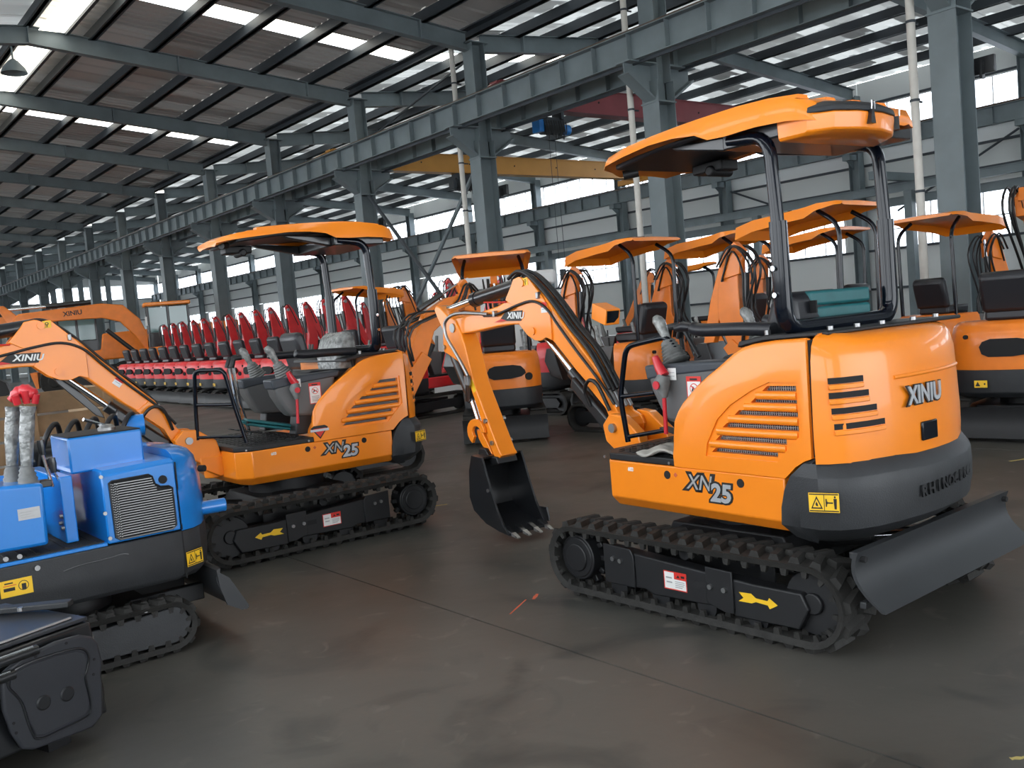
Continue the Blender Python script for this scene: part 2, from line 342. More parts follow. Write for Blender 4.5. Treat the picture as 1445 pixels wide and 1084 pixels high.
# central columns
ords = 'first second third fourth fifth sixth seventh eighth ninth tenth eleventh twelfth thirteenth fourteenth fifteenth sixteenth seventeenth eighteenth'.split()
def ibeam_col(b, x, y, z0, z1, w=.40, d=.45, t=.02):
    b.box((x-w/2, y-d/2, z0), (x+w/2, y-d/2+t, z1)).box((x-w/2, y+d/2-t, z0), (x+w/2, y+d/2, z1)).box((x-.01, y-d/2+t, z0), (x+.01, y+d/2-t, z1))
for k, y in enumerate(FY[3:]):
    t = thing('steel_column', f'grey-green steel column of the middle row carrying the crane beams, {ords[k]} from the right', 'column', (XC, y, 0), 0, 'columns of the middle row')
    w, d = .50, .44
    b = MB(); b.box((-w/2, -d/2, 0), (-w/2+.02, d/2, 6.1)).box((w/2-.02, -d/2, 0), (w/2, d/2, 6.1)).box((-w/2+.02, -.012, 0), (w/2-.02, .012, 6.1))
    b.box((-w/2-.08, -d/2-.08, 0), (w/2+.08, d/2+.08, .03)).build('lower_shaft', 'steel', t, smooth=0)
    b = MB(); b.box((-.20, -.2, 6.1), (-.18, .2, 8.55)).box((.18, -.2, 6.1), (.2, .2, 8.55)).box((-.18, -.01, 6.1), (.18, .01, 8.55)).box((-.3, -.24, 8.5), (.3, .24, 8.53)).build('upper_shaft', 'steel', t, smooth=0)
    for s in (-1, 1):
        b = MB(); b.prism([(s*.2, 5.75), (s*.2, 6.42), (s*.95, 6.42), (s*.95, 6.2)], -.012, .012).box((min(s*.2, s*.98), -.2, 6.40), (max(s*.2, s*.98), .2, 6.43))
        b.prism([(s*.22, 5.74), (s*.24, 5.70), (s*.98, 6.17), (s*.95, 6.2)], -.15, .15).build('bracket', 'steel', t, smooth=0)
    MB().box((-.27, -.24, 5.66), (.27, .24, 5.69)).build('stiffener', 'steel', t, smooth=0)
    if k < 4:
        l = thing('floodlight', f'small black floodlight fixed high on the {ords[k]} middle column from the right', 'lamp', (XC+.27, y-.35, 4.7), 0, 'floodlights on the middle columns')
        MB().box((0, -.16, 0), (.08, .16, .26)).build('lamp_housing', 'black', l, bev=.01); MB().box((-.1, -.02, -.08), (.0, .02, .18)).build('bracket', 'black', l)
# crane beams (left bay side and right bay side)
for nm, x, lab in (('a', XC-.68, 'grey crane runway beam on the near side of the middle columns'), ('b', XC+.68, 'grey crane runway beam on the far side of the middle columns')):
    t = thing('crane_beam', lab, 'beam', (x, 0, 6.43))
    MB().box((-.15, 1.2, 0), (.15, Y1-.3, .016)).box((-.17, 1.2, .54), (.17, Y1-.3, .56)).box((-.008, 1.2, .016), (.008, Y1-.3, .54)).build('girder', 'steel', t, smooth=0)
    MB().box((-.035, 1.2, .56), (.035, Y1-.3, .64)).build('rail', 'rail', t, smooth=0)
    m0 = MB().box((-.14, -.006, .016), (.14, .006, .54)).build('stiffener', 'steel', t, smooth=0); m0.location = (0, 1.2, 0)
    for i in range(1, 95):
        o = m0.copy(); C.objects.link(o); o.parent = t; o.location = (0, 1.2+i, 0)
    # horizontal surge plate
    MB().box((-.02, 1.2, -.06), (.02, Y1-.3, -.0)).build('tie_bar', 'steeld', t, smooth=0)
# right wall
wr = struct(MB().box((XW+.02, Y0, 0), (XW+.12, Y1, .35)).build('wall_right', 'wall', smooth=0))
def wpanel(par, y0, y1, z0, z1, x=XW):
    b = MB().box((x+.02, y0+.01, z0+.01), (x+.08, y1-.01, z1-.01)); n = max(1, int((y1-y0)/1.0))
    b.build('wall_panel', 'wall', par, smooth=0)
nwin = 0
def window(x0, x1, y0, y1, z0, z1, alongY=True, mull=4, midbar=False):
    global nwin
    nwin += 1; w = struct(bpy.data.objects.new('window_%d' % nwin, None)); C.objects.link(w)
    L = (y1-y0) if alongY else (x1-x0); T = Matrix.Translation((x0, y0, z0)) @ (Matrix.Rotation(R(90), 4, 'Z') if alongY else Matrix.Identity(4)); H = z1-z0
    w.matrix_world = T
    b = MB().box((0, -.04, 0), (L, .04, .05)).box((0, -.04, H-.05), (L, .04, H)).box((0, -.04, .05), (.05, .04, H-.05)).box((L-.05, -.04, .05), (L, .04, H-.05))
    b.build('window_frame', 'white', w, smooth=0)
    for i in range(1, mull): MB().box((L*i/mull-.018, -.03, .05), (L*i/mull+.018, .03, H-.05)).build('mullion', 'white', w, smooth=0)
    if midbar: MB().box((.05, -.028, H*.42), (L-.05, .028, H*.42+.04)).build('mullion', 'white', w, smooth=0)
    for i in range(mull): MB().box((L*i/mull+.02, -.005, .05), (L*(i+1)/mull-.02, .005, H-.05)).build('pane', 'pane', w, smooth=0)
for i in range(len(FY)-1):
    ya, yb = FY[i], FY[i+1]
    wpanel(wr, ya, yb, .35, 1.5); wpanel(wr, ya, yb, 1.5, 2.9); wpanel(wr, ya, ya+.75, 2.9, 4.5); wpanel(wr, yb-.75, yb, 2.9, 4.5)
    for z0, z1 in ((4.5, 5.2), (5.2, 6.0), (6.0, 7.12), (8.12, 9.0)): wpanel(wr, ya, yb, z0, z1)
    window(XW, XW, ya+.75, yb-.75, 2.9, 4.5, True, 5, True); window(XW, XW, ya+.25, yb-.25, 7.12, 8.12, True, 6)
for z in (1.5, 2.9, 5.2, 6.0, 8.15): MB().box((XW-.10, Y0, z-.04), (XW+.02, Y1, z+.04)).build('girt', 'girt', wr, smooth=0)
for k, y in enumerate(FY):
    b = MB(); ibeam_col(b, XW-.3, y, 0, 8.5, .36, .40); b.box((XW-.95, y-.15, 6.2), (XW-.48, y+.15, 6.4)).prism([(XW-.95, 6.2), (XW-.48, 6.2), (XW-.48, 5.85)], y-.01, y+.01).build('wall_column', 'steel', wr, smooth=0)
t = thing('crane_beam', 'dark grey crane runway beam along the window wall below the high windows', 'beam', (XW-.85, 0, 6.4))
MB().box((-.13, Y0, 0), (.13, Y1-.3, .016)).box((-.15, Y0, .54), (.15, Y1-.3, .56)).box((-.008, Y0, .016), (.008, Y1-.3, .54)).build('girder', 'steel', t, smooth=0)
MB().box((-.035, Y0, .56), (.035, Y1-.3, .64)).build('rail', 'rail', t, smooth=0)
m0 = MB().box((-.12, -.006, .016), (.12, .006, .54)).build('stiffener', 'steel', t, smooth=0); m0.location = (0, 2, 0)
for i in range(1, 80):
    o = m0.copy(); C.objects.link(o); o.parent = t; o.location = (0, 2+i*1.2, 0)
# end wall
we = struct(MB().box((XL, Y1+.02, 0), (XW+.1, Y1+.12, .35)).build('wall_end', 'wall', smooth=0))
nb = 7
for i in range(nb):
    xa = XL+(XW-XL)*i/nb; xb = XL+(XW-XL)*(i+1)/nb
    for z0, z1 in ((.35, 2.6), (2.6, 4.6), (4.6, 6.7), (8.1, 9.1)): MB().box((xa+.01, Y1+.02, z0+.01), (xb-.01, Y1+.08, z1-.01)).build('wall_panel', 'wall', we, smooth=0)
    window(xa+.3, xb-.3, Y1, Y1, 6.7, 8.1, False, 4)
    for xx in (xa, (xa+xb)/2):
        b = MB(); ibeam_col(b, xx, Y1-.3, 0, 9.0, .4, .4); b.build('wall_column', 'steel', we, smooth=0)
for z in (2.6, 4.6, 6.7): MB().box((XL, Y1-.1, z-.04), (XW, Y1+.02, z+.04)).build('girt', 'girt', we, smooth=0)
MB().prism([(XL, 9.1), (XW, 9.1), (RX2, 9.8), (XC, 9.1), (RX, 9.95)], Y1+.02, Y1+.06).build('wall_panel', 'wall', we, smooth=0)
# left wall, same cladding and window bands, outside the picture
wl = struct(MB().box((XL-.12, Y0, 0), (XL-.02, Y1, .35)).build('wall_left', 'wall', smooth=0))
for i in range(len(FY)-1):
    ya, yb = FY[i], FY[i+1]
    for z0, z1 in ((.35, 1.4), (4.5, 7.12), (8.12, 9.0)): MB().box((XL-.08, ya+.01, z0), (XL-.02, yb-.01, z1)).build('wall_panel', 'wall', wl, smooth=0)
# wall behind the camera with a wide open loading door
wf = struct(MB().box((XL, Y0-.12, 6.0), (XW, Y0-.02, 9.0)).build('wall_front', 'wall', smooth=0))
for xa, xb in ((XL, 1), (15, XW)): MB().box((xa, Y0-.12, 0), (xb, Y0-.02, 5.99)).build('wall_panel', 'wall', wf, smooth=0)
for y in FY:
    b = MB(); ibeam_col(b, XL+.3, y, 0, 8.6, .36, .40); b.build('wall_column', 'steel', wl, smooth=0)
# pipes beside columns
for k, (y, lab) in enumerate(((7.62, 'white downpipe beside the nearest middle column, right of the near canopy'), (13.62, 'white downpipe on the second middle column from the right, behind the near canopy tip'), (19.62, 'white downpipe beside the third middle column from the right'))):
    t = thing('drain_pipe', lab, 'pipe', (14.42, y, 0), 0, 'white downpipes on the middle columns')
    for s in range(4): MB().cyl((0, 0, s*2.2), (0, 0, min(s*2.2+2.2, 8.7)), .065, 14).build('pipe_section', 'pvc', t)
    for z in (1.6, 3.0, 4.4, 5.6, 7.6): MB().cyl((0, 0, z), (0, 0, z+.04), .076, 14).box((.05, -.01, z), (.22, .01, z+.03)).build('pipe_clamp', 'steeld', t)
# X bracing
def bar(name, a, b, r, mk, lab, cat='brace'):
    return tag(MB().cyl(a, b, r, 8).build(name, mk), lab, cat)
bar('brace_rod', (XC-.06, FY[6]-.35, 5.6), (XC-.06, FY[5]+.35, .5), .055, 'steeld', 'dark diagonal brace bar leaning between the third and fourth middle columns')
bar('brace_rod', (XC+.08, FY[5]+.35, 5.6), (XC+.08, FY[6]-.35, .5), .055, 'steel', 'pale grey diagonal brace bar crossing the dark one between middle columns')
bar('brace_rod', (XW-.3, FY[4]+.3, 6.2), (XW-.3, FY[5]-1.5, 4.2), .04, 'girt', 'short dark diagonal brace on the window wall right of the near roll bar')
bar('brace_rod', (XW-.3, FY[6]-.3, 6.0), (XW-.3, FY[5]+1.5, 4.2), .04, 'girt', 'short dark diagonal brace on the window wall under the near canopy')
bar('brace_rod', (XC, FY[5]+.3, 8.2), (XC, FY[6]-.3, 7.2), .03, 'steeld', 'thin diagonal stay above the crane beam near the third middle column')
# travelling cranes
def crane(y, mk, lab, hoistx, hlab, hk):
    t = thing('bridge_crane', lab, 'crane', (0, y, 7.07))
    x0, x1 = XC+.68, XW-.85
    MB().box((x0+.5, -.16, .18), (x1-.5, .16, .82)).prism([(x0-.1, .2), (x0+.5, .0+.18), (x0+1.1, .18), (x0+1.1, .82), (x0+.6, .82), (x0-.1, .5)], -.17, .17).prism([(x1+.1, .2), (x1-.5, .18), (x1-1.1, .18), (x1-1.1, .82), (x1-.6, .82), (x1+.1, .5)], -.17, .17).build('box_girder', mk, t, smooth=0)
    MB().box((x0-.2, -.22, .155), (x1+.2, .22, .18)).box((x0+.6, -.20, .82), (x1-.6, .20, .84)).build('flange', mk, t, smooth=0)
    for x in (x0, x1):
        MB().box((x-.1, -1.3, .06), (x+.1, 1.3, .30)).build('end_truck', mk, t, bev=.01)
        for s in (-1, 1): MB().cyl((x-.04, s*1.05, .09), (x+.04, s*1.05, .09), .09, 16).build('wheel', 'steeld', t)
    b = MB()
    for i in range(6): b.cyl((x0+2+i*2.2, -.172, .5), (x0+2+i*2.2, -.16, .5), .03, 10)
    b.build('bolt', 'dark', t)
    h = thing('hoist', hlab, 'hoist', (hoistx, y, 6.75))
    MB().cyl((-.35, 0, 0), (.35, 0, 0), .17, 18).box((-.42, -.12, .1), (.42, .12, .30)).build('hoist_drum', 'steeld', h)
    MB().cyl((.38, 0, 0), (.66, 0, 0), .15, 18).build('motor', hk, h, bev=.02)
    MB().box((-.55, -.16, -.12), (-.38, .16, .22)).build('control_box', hk, h, bev=.01)
    for s in (-1, 1): MB().box((s*.3-.05, -.2, .25), (s*.3+.05, .2, .47)).build('trolley', 'steeld', h)
    for j in range(9):
        x = -.4+j*.09; dz = .3+.12*math.sin(j*2.1)
        MB().tube(curve([(x, -.18, .2), (x+.03, -.2, -.05), (x+.05, -.2, -dz*.8), (x+.09, -.2, -.06), (x+.1, -.18, .2)], 4), .012, 5).build('festoon_cable', 'hose', h)
    for s in (-.1, .12): MB().cyl((s, 0, -.1), (s, 0, -3.9), .008, 6).build('hoist_rope', 'steeld', h)
    MB().box((-.08, -.05, -4.2), (.10, .05, -3.9)).build('hook_block', 'steeld', h, bev=.02)
crane(29.4, 'yellow', 'long yellow box girder overhead crane in the right bay', 21.6, 'hoist with motor hanging under the yellow crane girder', 'steeld')
crane(20.0, 'maroon', 'dark red box girder overhead crane in the right bay', 17.9, 'blue and black rope hoist hanging under the dark red crane girder', 'blue')
# low runway along wall and portal
t = thing('runway_frame', 'grey low double beam runway on posts in front of the window wall', 'beam', (29.6, 0, 0))
for x, z in ((0, 4.75), (.45, 4.35)):
    MB().box((x-.1, 6, z-.14), (x+.1, 40, z-.12)).box((x-.1, 6, z+.12), (x+.1, 40, z+.14)).box((x-.008, 6, z-.12), (x+.008, 40, z+.12)).build('runway_beam', 'steel', t, smooth=0)
for y in (10, 16, 22, 28, 34, 39.5): MB().box((-.13, y-.13, 0), (.13, y+.13, 4.6)).build('post', 'steel', t, smooth=0)
MB().box((-2.2, 15.9, 4.9), (.3, 16.1, 5.15)).build('cross_beam', 'steel', t, smooth=0)
t = thing('chain_hoist', 'small green and red chain hoist hanging at the right edge of the photo', 'hoist', (20.3, 7.35, 3.55))
MB().box((-.5, -.12, 0), (.3, .12, .3)).cyl((-.6, 0, .14), (.5, 0, .14), .12).build('hoist_drum', 'steeld', t, bev=.02)
MB().box((.2, -.1, -.2), (.42, .1, .25)).build('motor', 'rprint', t, bev=.03)
for s in (-.3, -.05): MB().tube([(s, 0, 0), (s+.03, 0, -.7), (s, 0, -1.6)], .012, 6).build('chain', 'hose', t)
# high-bay lamp at the ridge
t = thing('high_bay_lamp', 'bell-shaped grey high-bay lamp hanging from the ridge at top left', 'lamp', (5.5, 25.2, 8.55))
MB().cyl((0, 0, .2), (0, 0, .55), .02).build('rod', 'steel', t); MB().lathe([(.05, .25), (.12, .2), (.25, .05), (.30, -.08), (.29, -.08), (.1, .12), (.04, .2)], 20).build('lamp_shade', 'steel', t)

# ================================================================ UNDERCARRIAGE (parts in the frame T of the machine)
def stadium(x0, x1, zc, r, n=10):
    p = [(x0-r*math.sin(math.pi*i/n), zc-r*math.cos(math.pi*i/n)) for i in range(n+1)]     # rear end, going up
    q = [(x1+r*math.sin(math.pi*i/n), zc+r*math.cos(math.pi*i/n)) for i in range(n+1)]
    return p+q
def track_belt(t, T, y0, y1, x0, x1, zc, r, lug=.028, step=.105, th=.03):
    """closed rubber belt with chevron lugs outside and guide blocks inside"""
    ro = r-lug; L = x1-x0; per = 2*L+2*math.pi*ro; n = int(per/step); b = MB()
    def pt(s, rad):
        s %= per
        if s < L: return (x0+s, zc+rad, 0, 1)
        s -= L
        if s < math.pi*ro: a = s/ro; return (x1+rad*math.sin(a), zc+rad*math.cos(a), math.sin(a), math.cos(a))
        s -= math.pi*ro
        if s < L: return (x1-s, zc-rad, 0, -1)
        a = (s-L)/ro; return (x0-rad*math.sin(a), zc-rad*math.cos(a), -math.sin(a), -math.cos(a))
    m = 96; rings = []
    for i in range(m):
        s = per*i/m; xo, zo, _, _ = pt(s, ro); xi, zi, _, _ = pt(s, ro-th)
        rings.append([(xo, y0, zo), (xo, y1, zo), (xi, y1-.012, zi), (xi, y0+.012, zi)])
    rings.append(rings[0]); b.loft(rings, cap=False)
    ym = (y0+y1)/2; W = y1-y0
    for i in range(n):                                   # lugs: two slanted half blocks, staggered
        for side in (0, 1):
            s0 = per*(i+.5*side)/n; w = step*.30
            ya, yb = (y0+.018, ym+.012) if side == 0 else (ym-.012, y1-.018); sl = step*.34
            def q(s, rad, y): x, z, _, _ = pt(s, rad); return (x, y, z)
            outer = 0 if side == 0 else sl; inner = sl if side == 0 else 0
            base = [q(s0+outer-w, ro-.002, ya), q(s0+outer+w, ro-.002, ya), q(s0+inner+w, ro-.002, yb), q(s0+inner-w, ro-.002, yb)]
            top = [q(s0+outer-w*.55, r, ya+.008), q(s0+outer+w*.55, r, ya+.008), q(s0+inner+w*.55, r, yb-.004), q(s0+inner-w*.55, r, yb-.004)]
            b.add(base+top, [(0, 3, 2, 1), (4, 5, 6, 7), (0, 1, 5, 4), (1, 2, 6, 5), (2, 3, 7, 6), (3, 0, 4, 7)])
        s0 = per*i/n; a = pt(s0-.018, ro-th); c = pt(s0+.018, ro-th); a2 = pt(s0-.012, ro-th-.03); c2 = pt(s0+.012, ro-th-.03)
        for yy in (ym-.055, ym+.03, y0+.012, y1-.03):
            b.add([(a[0], yy, a[1]), (c[0], yy, c[1]), (c2[0], yy, c2[1]), (a2[0], yy, a2[1]), (a[0], yy+.02, a[1]), (c[0], yy+.02, c[1]), (c2[0], yy+.02, c2[1]), (a2[0], yy+.02, a2[1])],
                  [(0, 1, 2, 3), (7, 6, 5, 4), (0, 4, 5, 1), (1, 5, 6, 2), (2, 6, 7, 3), (3, 7, 4, 0)])
    return b.build('rubber_track', 'rubber', t, T=T, smooth=30)
def undercarriage(t, T, arrow=True):
    Yt, W = .75, .25
    for s in (1, -1):
        ya, yb = (Yt-W, Yt) if s > 0 else (-Yt, -Yt+W); yo = s*Yt
        tb = track_belt(t, T, ya, yb, -.74, .77, .215, .215)
        ym = (ya+yb)/2
        # side frame plate with two raised brackets
        b = MB(); o = s*(Yt-.035)
        pl = [(.53, .315), (-.44, .262), (-.70, .262), (-.735, .19), (-.68, .09), (-.33, .085), (-.28, .115), (.20, .10), (.24, .12), (.50, .11), (.54, .15)]
        b.prism(pl, ym, o); b.build('track_frame', 'plate', t, T=T, bev=.008)
        b = MB(); b.prism([(.53, .335), (.33, .325), (.31, .29), (.31, .12), (.53, .12)], o, o+s*.012).build('frame_bracket', 'plate', t, T=T, bev=.004)
        b = MB(); b.prism([(-.17, .31), (-.33, .305), (-.33, .10), (-.27, .10), (-.17, .13)], o, o+s*.012).build('frame_bracket', 'plate', t, T=T, bev=.004)
        for x, z in ((.455, .26), (.40, .255), (-.20, .215), (-.285, .212)): MB().cyl((x, o, z), (x, o+s*.026, z), .013, 10).build('bolt', 'zinc', t, T=T)
        # sprocket / drive motor
        b = MB(); b.cyl((.77, ya+.05, .215), (.77, yb-.05, .215), .13, 24).cyl((.77, ym, .215), (.77, o-s*.01, .215), .115, 24).cyl((.77, o-s*.03, .215), (.77, o, .215), .08, 24)
        for i in range(12):
            a = i*math.pi/6; b.box((-.015, ym-.02, .12), (.015, ym+.02, .165), Matrix.Translation((.77, 0, .215)) @ Matrix.Rotation(a, 4, 'Y'))
        b.build('drive_sprocket', 'plate', t, T=T, bev=.006)
        b = MB(); b.cyl((-.74, ym-.05, .215), (-.74, ym+.05, .215), .15, 24).cyl((-.74, ym-.07, .215), (-.74, ym+.07, .215), .05, 14).build('idler_wheel', 'plate', t, T=T, bev=.006)
        for x in (-.45, -.15, .15, .45): MB().cyl((x, ym-.08, .10), (x, ym+.08, .10), .06, 14).build('track_roller', 'plate', t, T=T)
        MB().cyl((0, ym-.05, .34), (0, ym+.05, .34), .035, 12).build('carrier_roller', 'plate', t, T=T)
        X = (-s, 0, 0); Tn = T @ frame_T((.035, o+s*.0005, .20), X, (0, 0, 1))
        decal('caution_decal', t, Tn, .15, .095, CAUT)
        b = MB(); ar = [(-.36, .212), (-.385, .188), (-.355, .168), (-.43, .170), (-.455, .180), (-.52, .176), (-.53, .160), (-.575, .185), (-.53, .212), (-.52, .196), (-.455, .198), (-.43, .216)]
        b.prism(ar, o+s*.0005, o+s*.002).build('arrow_decal', 'yel', t, T=T, smooth=0)
        b = MB(); b.box((.0-.17, min(o+s*.0004, o+s*.001), .19), (-.09, max(o+s*.0004, o+s*.001), .225)).build('frame_slot', 'dark', t, T=T, smooth=0)
    # centre frame, swing ring, arms
    b = MB(); b.box((-.34, -.5, .22), (.34, .5, .36)).prism([(-.45, .24), (.45, .24), (.36, .40), (-.36, .40)], -.34, .34)
    for s in (1, -1):
        b.add([(-.42, s*.5, .2), (.42, s*.5, .2), (.25, s*.28, .34), (-.25, s*.28, .34), (-.42, s*.5, .3), (.42, s*.5, .3), (.25, s*.28, .42), (-.25, s*.28, .42)], [(0, 1, 2, 3), (4, 5, 6, 7), (0, 1, 5, 4), (1, 2, 6, 5), (2, 3, 7, 6), (3, 0, 4, 7)])
    b.build('centre_frame', 'plate', t, T=T, bev=.01)
    MB().cyl((0, 0, .40), (0, 0, .55), .30, 32).build('swing_ring', 'plate', t, T=T)
    # blade
    prof = []
    for i in range(9):
        a = i/8; prof.append((-1.0-.11*a*a-.0*a+.035*math.sin(math.pi*a), .492-.245*a))
    back = [(x+.018, z) for x, z in prof]
    bo = MB().prism(prof+back[::-1], -.725, .725).build('dozer_blade', 'blade', t, T=T, smooth=50)
    for s in (1, -1): MB().cyl((-1.01, s*.68, .455), (-.988, s*.68, .455), .014, 10).build('lift_hole', 'dark', bo)
    MB().box((-.985, -.72, .46), (-.955, .72, .49)).box((-1.02, -.72, .25), (-.99, .72, .28)).build('blade_rib', 'blade', bo, bev=.004)
    for s in (1, -1):
        MB().add([(-.99, s*.30, .26), (-.99, s*.36, .26), (-.2, s*.36, .2), (-.2, s*.30, .2), (-.99, s*.30, .36), (-.99, s*.36, .36), (-.2, s*.36, .29), (-.2, s*.30, .29)], [(0, 3, 2, 1), (4, 5, 6, 7), (0, 1, 5, 4), (1, 2, 6, 5), (2, 3, 7, 6), (3, 0, 4, 7)]).build('blade_arm', 'plate', t, T=T, bev=.008)
    MB().cyl((-.96, 0, .42), (-.62, 0, .36), .022, 12).build('blade_cylinder_rod', 'chrome', t, T=T)
    MB().cyl((-.66, 0, .365), (-.30, 0, .30), .04, 14).build('blade_cylinder', 'plate', t, T=T)

# ================================================================ XN25 UPPER BODY + BOOM (parts of t, frame T: x forward, y left)
CY = .12
KS = 1.0315; SB = Matrix(((KS, 0, 0, 3.40*(KS-1)), (0, KS, 0, 4.066*(1-KS)), (0, 0, KS, 1.6*(1-KS)), (0, 0, 0, 1)))     # size of the body shell
def upper(t, main=True):
    I = Matrix.Identity(4)
    def side_T(x, z, y): return frame_T((x, y, z), (-1, 0, 0), (0, 0, 1))
    # lower orange house frame
    def outl(i, f=0):
        return [(.40-f, .735-i), (.50-i, .64-i), (.515-i, .30), (.515-i, -.30), (.43-i, -.44+i), (.2, -.47+i), (-.55, -.52+i), (-.745, -.50+i), (-.745, .735-i)]
    b = MB(); b.loft([[(x, y, z) for x, y in outl(i)] for z, i in ((.545, .055), (.602, .0), (.797, .0))])
    hf = b.build('house_frame', 'orange', t, bev=.006, smooth=25, T=SB)
    for x, z in ((-.028, .752), (-.497, .752)): MB().cyl((x, .733, z), (x, .738, z), .021, 18).build('rubber_plug', 'dark', hf)
    text('small_print', '603', .028, 'white', hf, side_T(.238, .758, .7358), .0006, .0012)
    MB().prism([(.045, .757), (.058, .744), (.045, .731), (.032, .744)], .7355, .7368, T=Matrix.Translation((-.13, 0, .012))).build('red_mark', 'mark', hf, smooth=0)
    a = text('model_letters', 'XN', .115, 'bprint', hf, side_T(-.235, .728, .7358), .0012, .010, .25, .9, 1.05)
    text('model_letters', 'XN', .105, 'gprint', hf, side_T(-.235, .728, .7372), .0004, .0005, .25, .98, 1.02)
    text('model_letters', '25', .125, 'bprint', hf, side_T(-.372, .688, .7365), .0016, .011, .12, .95, 1.12)
    text('model_letters', '25', .118, 'silver', hf, side_T(-.372, .688, .7382), .0006, .0045, .12, 1.0, 1.08)
    # black operator floor with tread studs
    b = MB(); b.loft([[(x, y, z) for x, y in [(.40, .73), (.50, .635), (.515, .30), (.515, -.30), (.43, -.43), (-.12, -.45), (-.12, .73)]] for z in (.798, .835)])
    fp = b.build('floor_plate', 'plate', t, bev=.006, T=SB)
    b = MB()
    for i in range(11):
        for j in range(24):
            x = -.07+i*.048; y = -.38+j*.045
            if x > .38 and (y > .62): continue
            if (i+j) % 2: b.box((x, y, .835), (x+.032, y+.012, .8385))
            else: b.box((x+.01, y-.01, .835), (x+.022, y+.022, .8385))
    b.build('tread_pattern', 'plate', fp, smooth=0)['kind'] = 'stuff'
    for x, z in ((.44, .812), (-.045, .812)): MB().cyl((x, .728, z), (x, .736, z), .008, 8).build('bolt', 'zinc', fp)
    # side hood panel with louvres
    sp = [(-.088, .80), (-.085, .86), (-.087, .945), (-.101, 1.027), (-.13, 1.075), (-.164, 1.116), (-.268, 1.203), (-.34, 1.25), (-.415, 1.294), (-.509, 1.355), (-.56, 1.378), (-.62, 1.392), (-.743, 1.405), (-.905, 1.410), (-.90, .895), (-.86, .88), (-.815, .853), (-.78, .82), (-.757, .80)]
    # panel body: outer face inset rings give a rounded shoulder
    def inset(pts, d):
        n = len(pts); out = []
        A = sum(pts[i][0]*pts[(i+1) % n][1]-pts[(i+1) % n][0]*pts[i][1] for i in range(n)); sg = 1 if A > 0 else -1
        for i in range(n):
            p0 = Vector(pts[i-1]); p1 = Vector(pts[i]); p2 = Vector(pts[(i+1) % n]); a = (p1-p0).normalized(); c = (p2-p1).normalized()
            na = Vector((-a.y, a.x)); nc = Vector((-c.y, c.x)); m = (na+nc); m = m.normalized()/max(.5, m.normalized().dot(na)) if m.length > 1e-6 else na
            out.append(tuple(p1+m*d*sg))
        return out
    def keep(pts, ins):   # only the upper-front edge is rounded, seam and bottom stay sharp
        out = []
        for k, (p, q) in enumerate(zip(pts, ins)):
            if k in (0, 1, len(pts)-1, len(pts)-2, len(pts)-3, len(pts)-4): out.append((p[0], p[1]))
            elif k == 13: out.append((p[0], q[1]))
            elif k == 14: out.append(p)
            else: out.append(q)
        return out
    rings = []
    for y, d in ((.44, .06), (.60, .045), (.672, .022), (.708, .006), (.728, .0), (.7365, .006), (.742, .02)):
        pts = keep(sp, inset(sp, d)) if d else sp
        rings.append([(x, y if y != .742 or True else y, z) for x, z in pts])
    # make a mesh with louvre holes cut
    b = MB(); b.loft(rings); panel = b.build('side_hood', 'orange', t, smooth=40, T=SB)
    slots = [(-.655, -.838, 1.193), (-.585, -.838, 1.140), (-.487, -.839, 1.081), (-.411, -.839, 1.020), (-.362, -.771, .958), (-.334, -.719, .900)]
    cut = MB()
    pocket = [(-.30, .868), (-.315, .93), (-.385, 1.045), (-.47, 1.115), (-.60, 1.185), (-.70, 1.222), (-.855, 1.222), (-.86, 1.0), (-.79, .94), (-.72, .868)]
    cut.prism(pocket, .733, .80)
    for xa, xb, z in slots: cut.prism([(xa, z-.012), (xa-.03, z+.012), (xb, z+.013), (xb, z-.012)], .70, .80)
    co = cut.build('cut', 'dark', t, smooth=0, T=SB)
    def boolean(o, co):
        mo = o.modifiers.new('b', 'BOOLEAN'); mo.object = co; mo.operation = 'DIFFERENCE'; mo.solver = 'EXACT'; mo.use_self = True
        bpy.context.view_layer.update(); dg = bpy.context.evaluated_depsgraph_get()
        me = bpy.data.meshes.new_from_object(o.evaluated_get(dg)); o.modifiers.remove(mo); o.data = me; bpy.data.objects.remove(co)
        me.shade_smooth(); me.set_sharp_from_angle(angle=R(30))
    boolean(panel, co)
    b = MB()
    for xa, xb, z in slots: b.box((xb+.002, .7005, z-.011), (xa-.005, .704, z+.012))
    b.build('vent_mesh', 'dark', panel, smooth=0)
    g = MB()
    for xa, xb, z in slots:
        k = int(abs(xb-xa)/.012)
        for i in range(k): x = xb+(xa-xb)*i/k; g.box((x, .704, z-.011), (x+.003, .707, z+.012))
        g.box((xb, .704, z-.001), (xa, .707, z+.001))
    g.build('vent_mesh', 'gprint', panel, smooth=0)
    for i, (xa, xb, z) in enumerate(slots):      # rounded slats under each slot
        n = 10; zc = z-.031; x1 = xa-.0 if i else xa; rr = [];
        xl = xa+.035 if i < 5 else xa+.01; xr = xb if i < 3 else xb+.005
        if i == 5: continue
        for kx in range(7):
            x = xl+(xr-xl)*kx/6; s = .35+.65*math.sin(math.pi*min(1, max(.0, (kx/6)*.9+.05)))**.5
            rr.append([(x, .732+.016*s*math.cos(a), zc+.018*math.sin(a)) for a in [math.pi*2*q/n for q in range(n)]])
        MB().loft(rr).build('slat', 'orange', panel, smooth=60)
    # black seam strip
    MB().box((-.915, .60, .90), (-.90, .725, 1.40)).build('hood_seam', 'dark', panel, smooth=0)
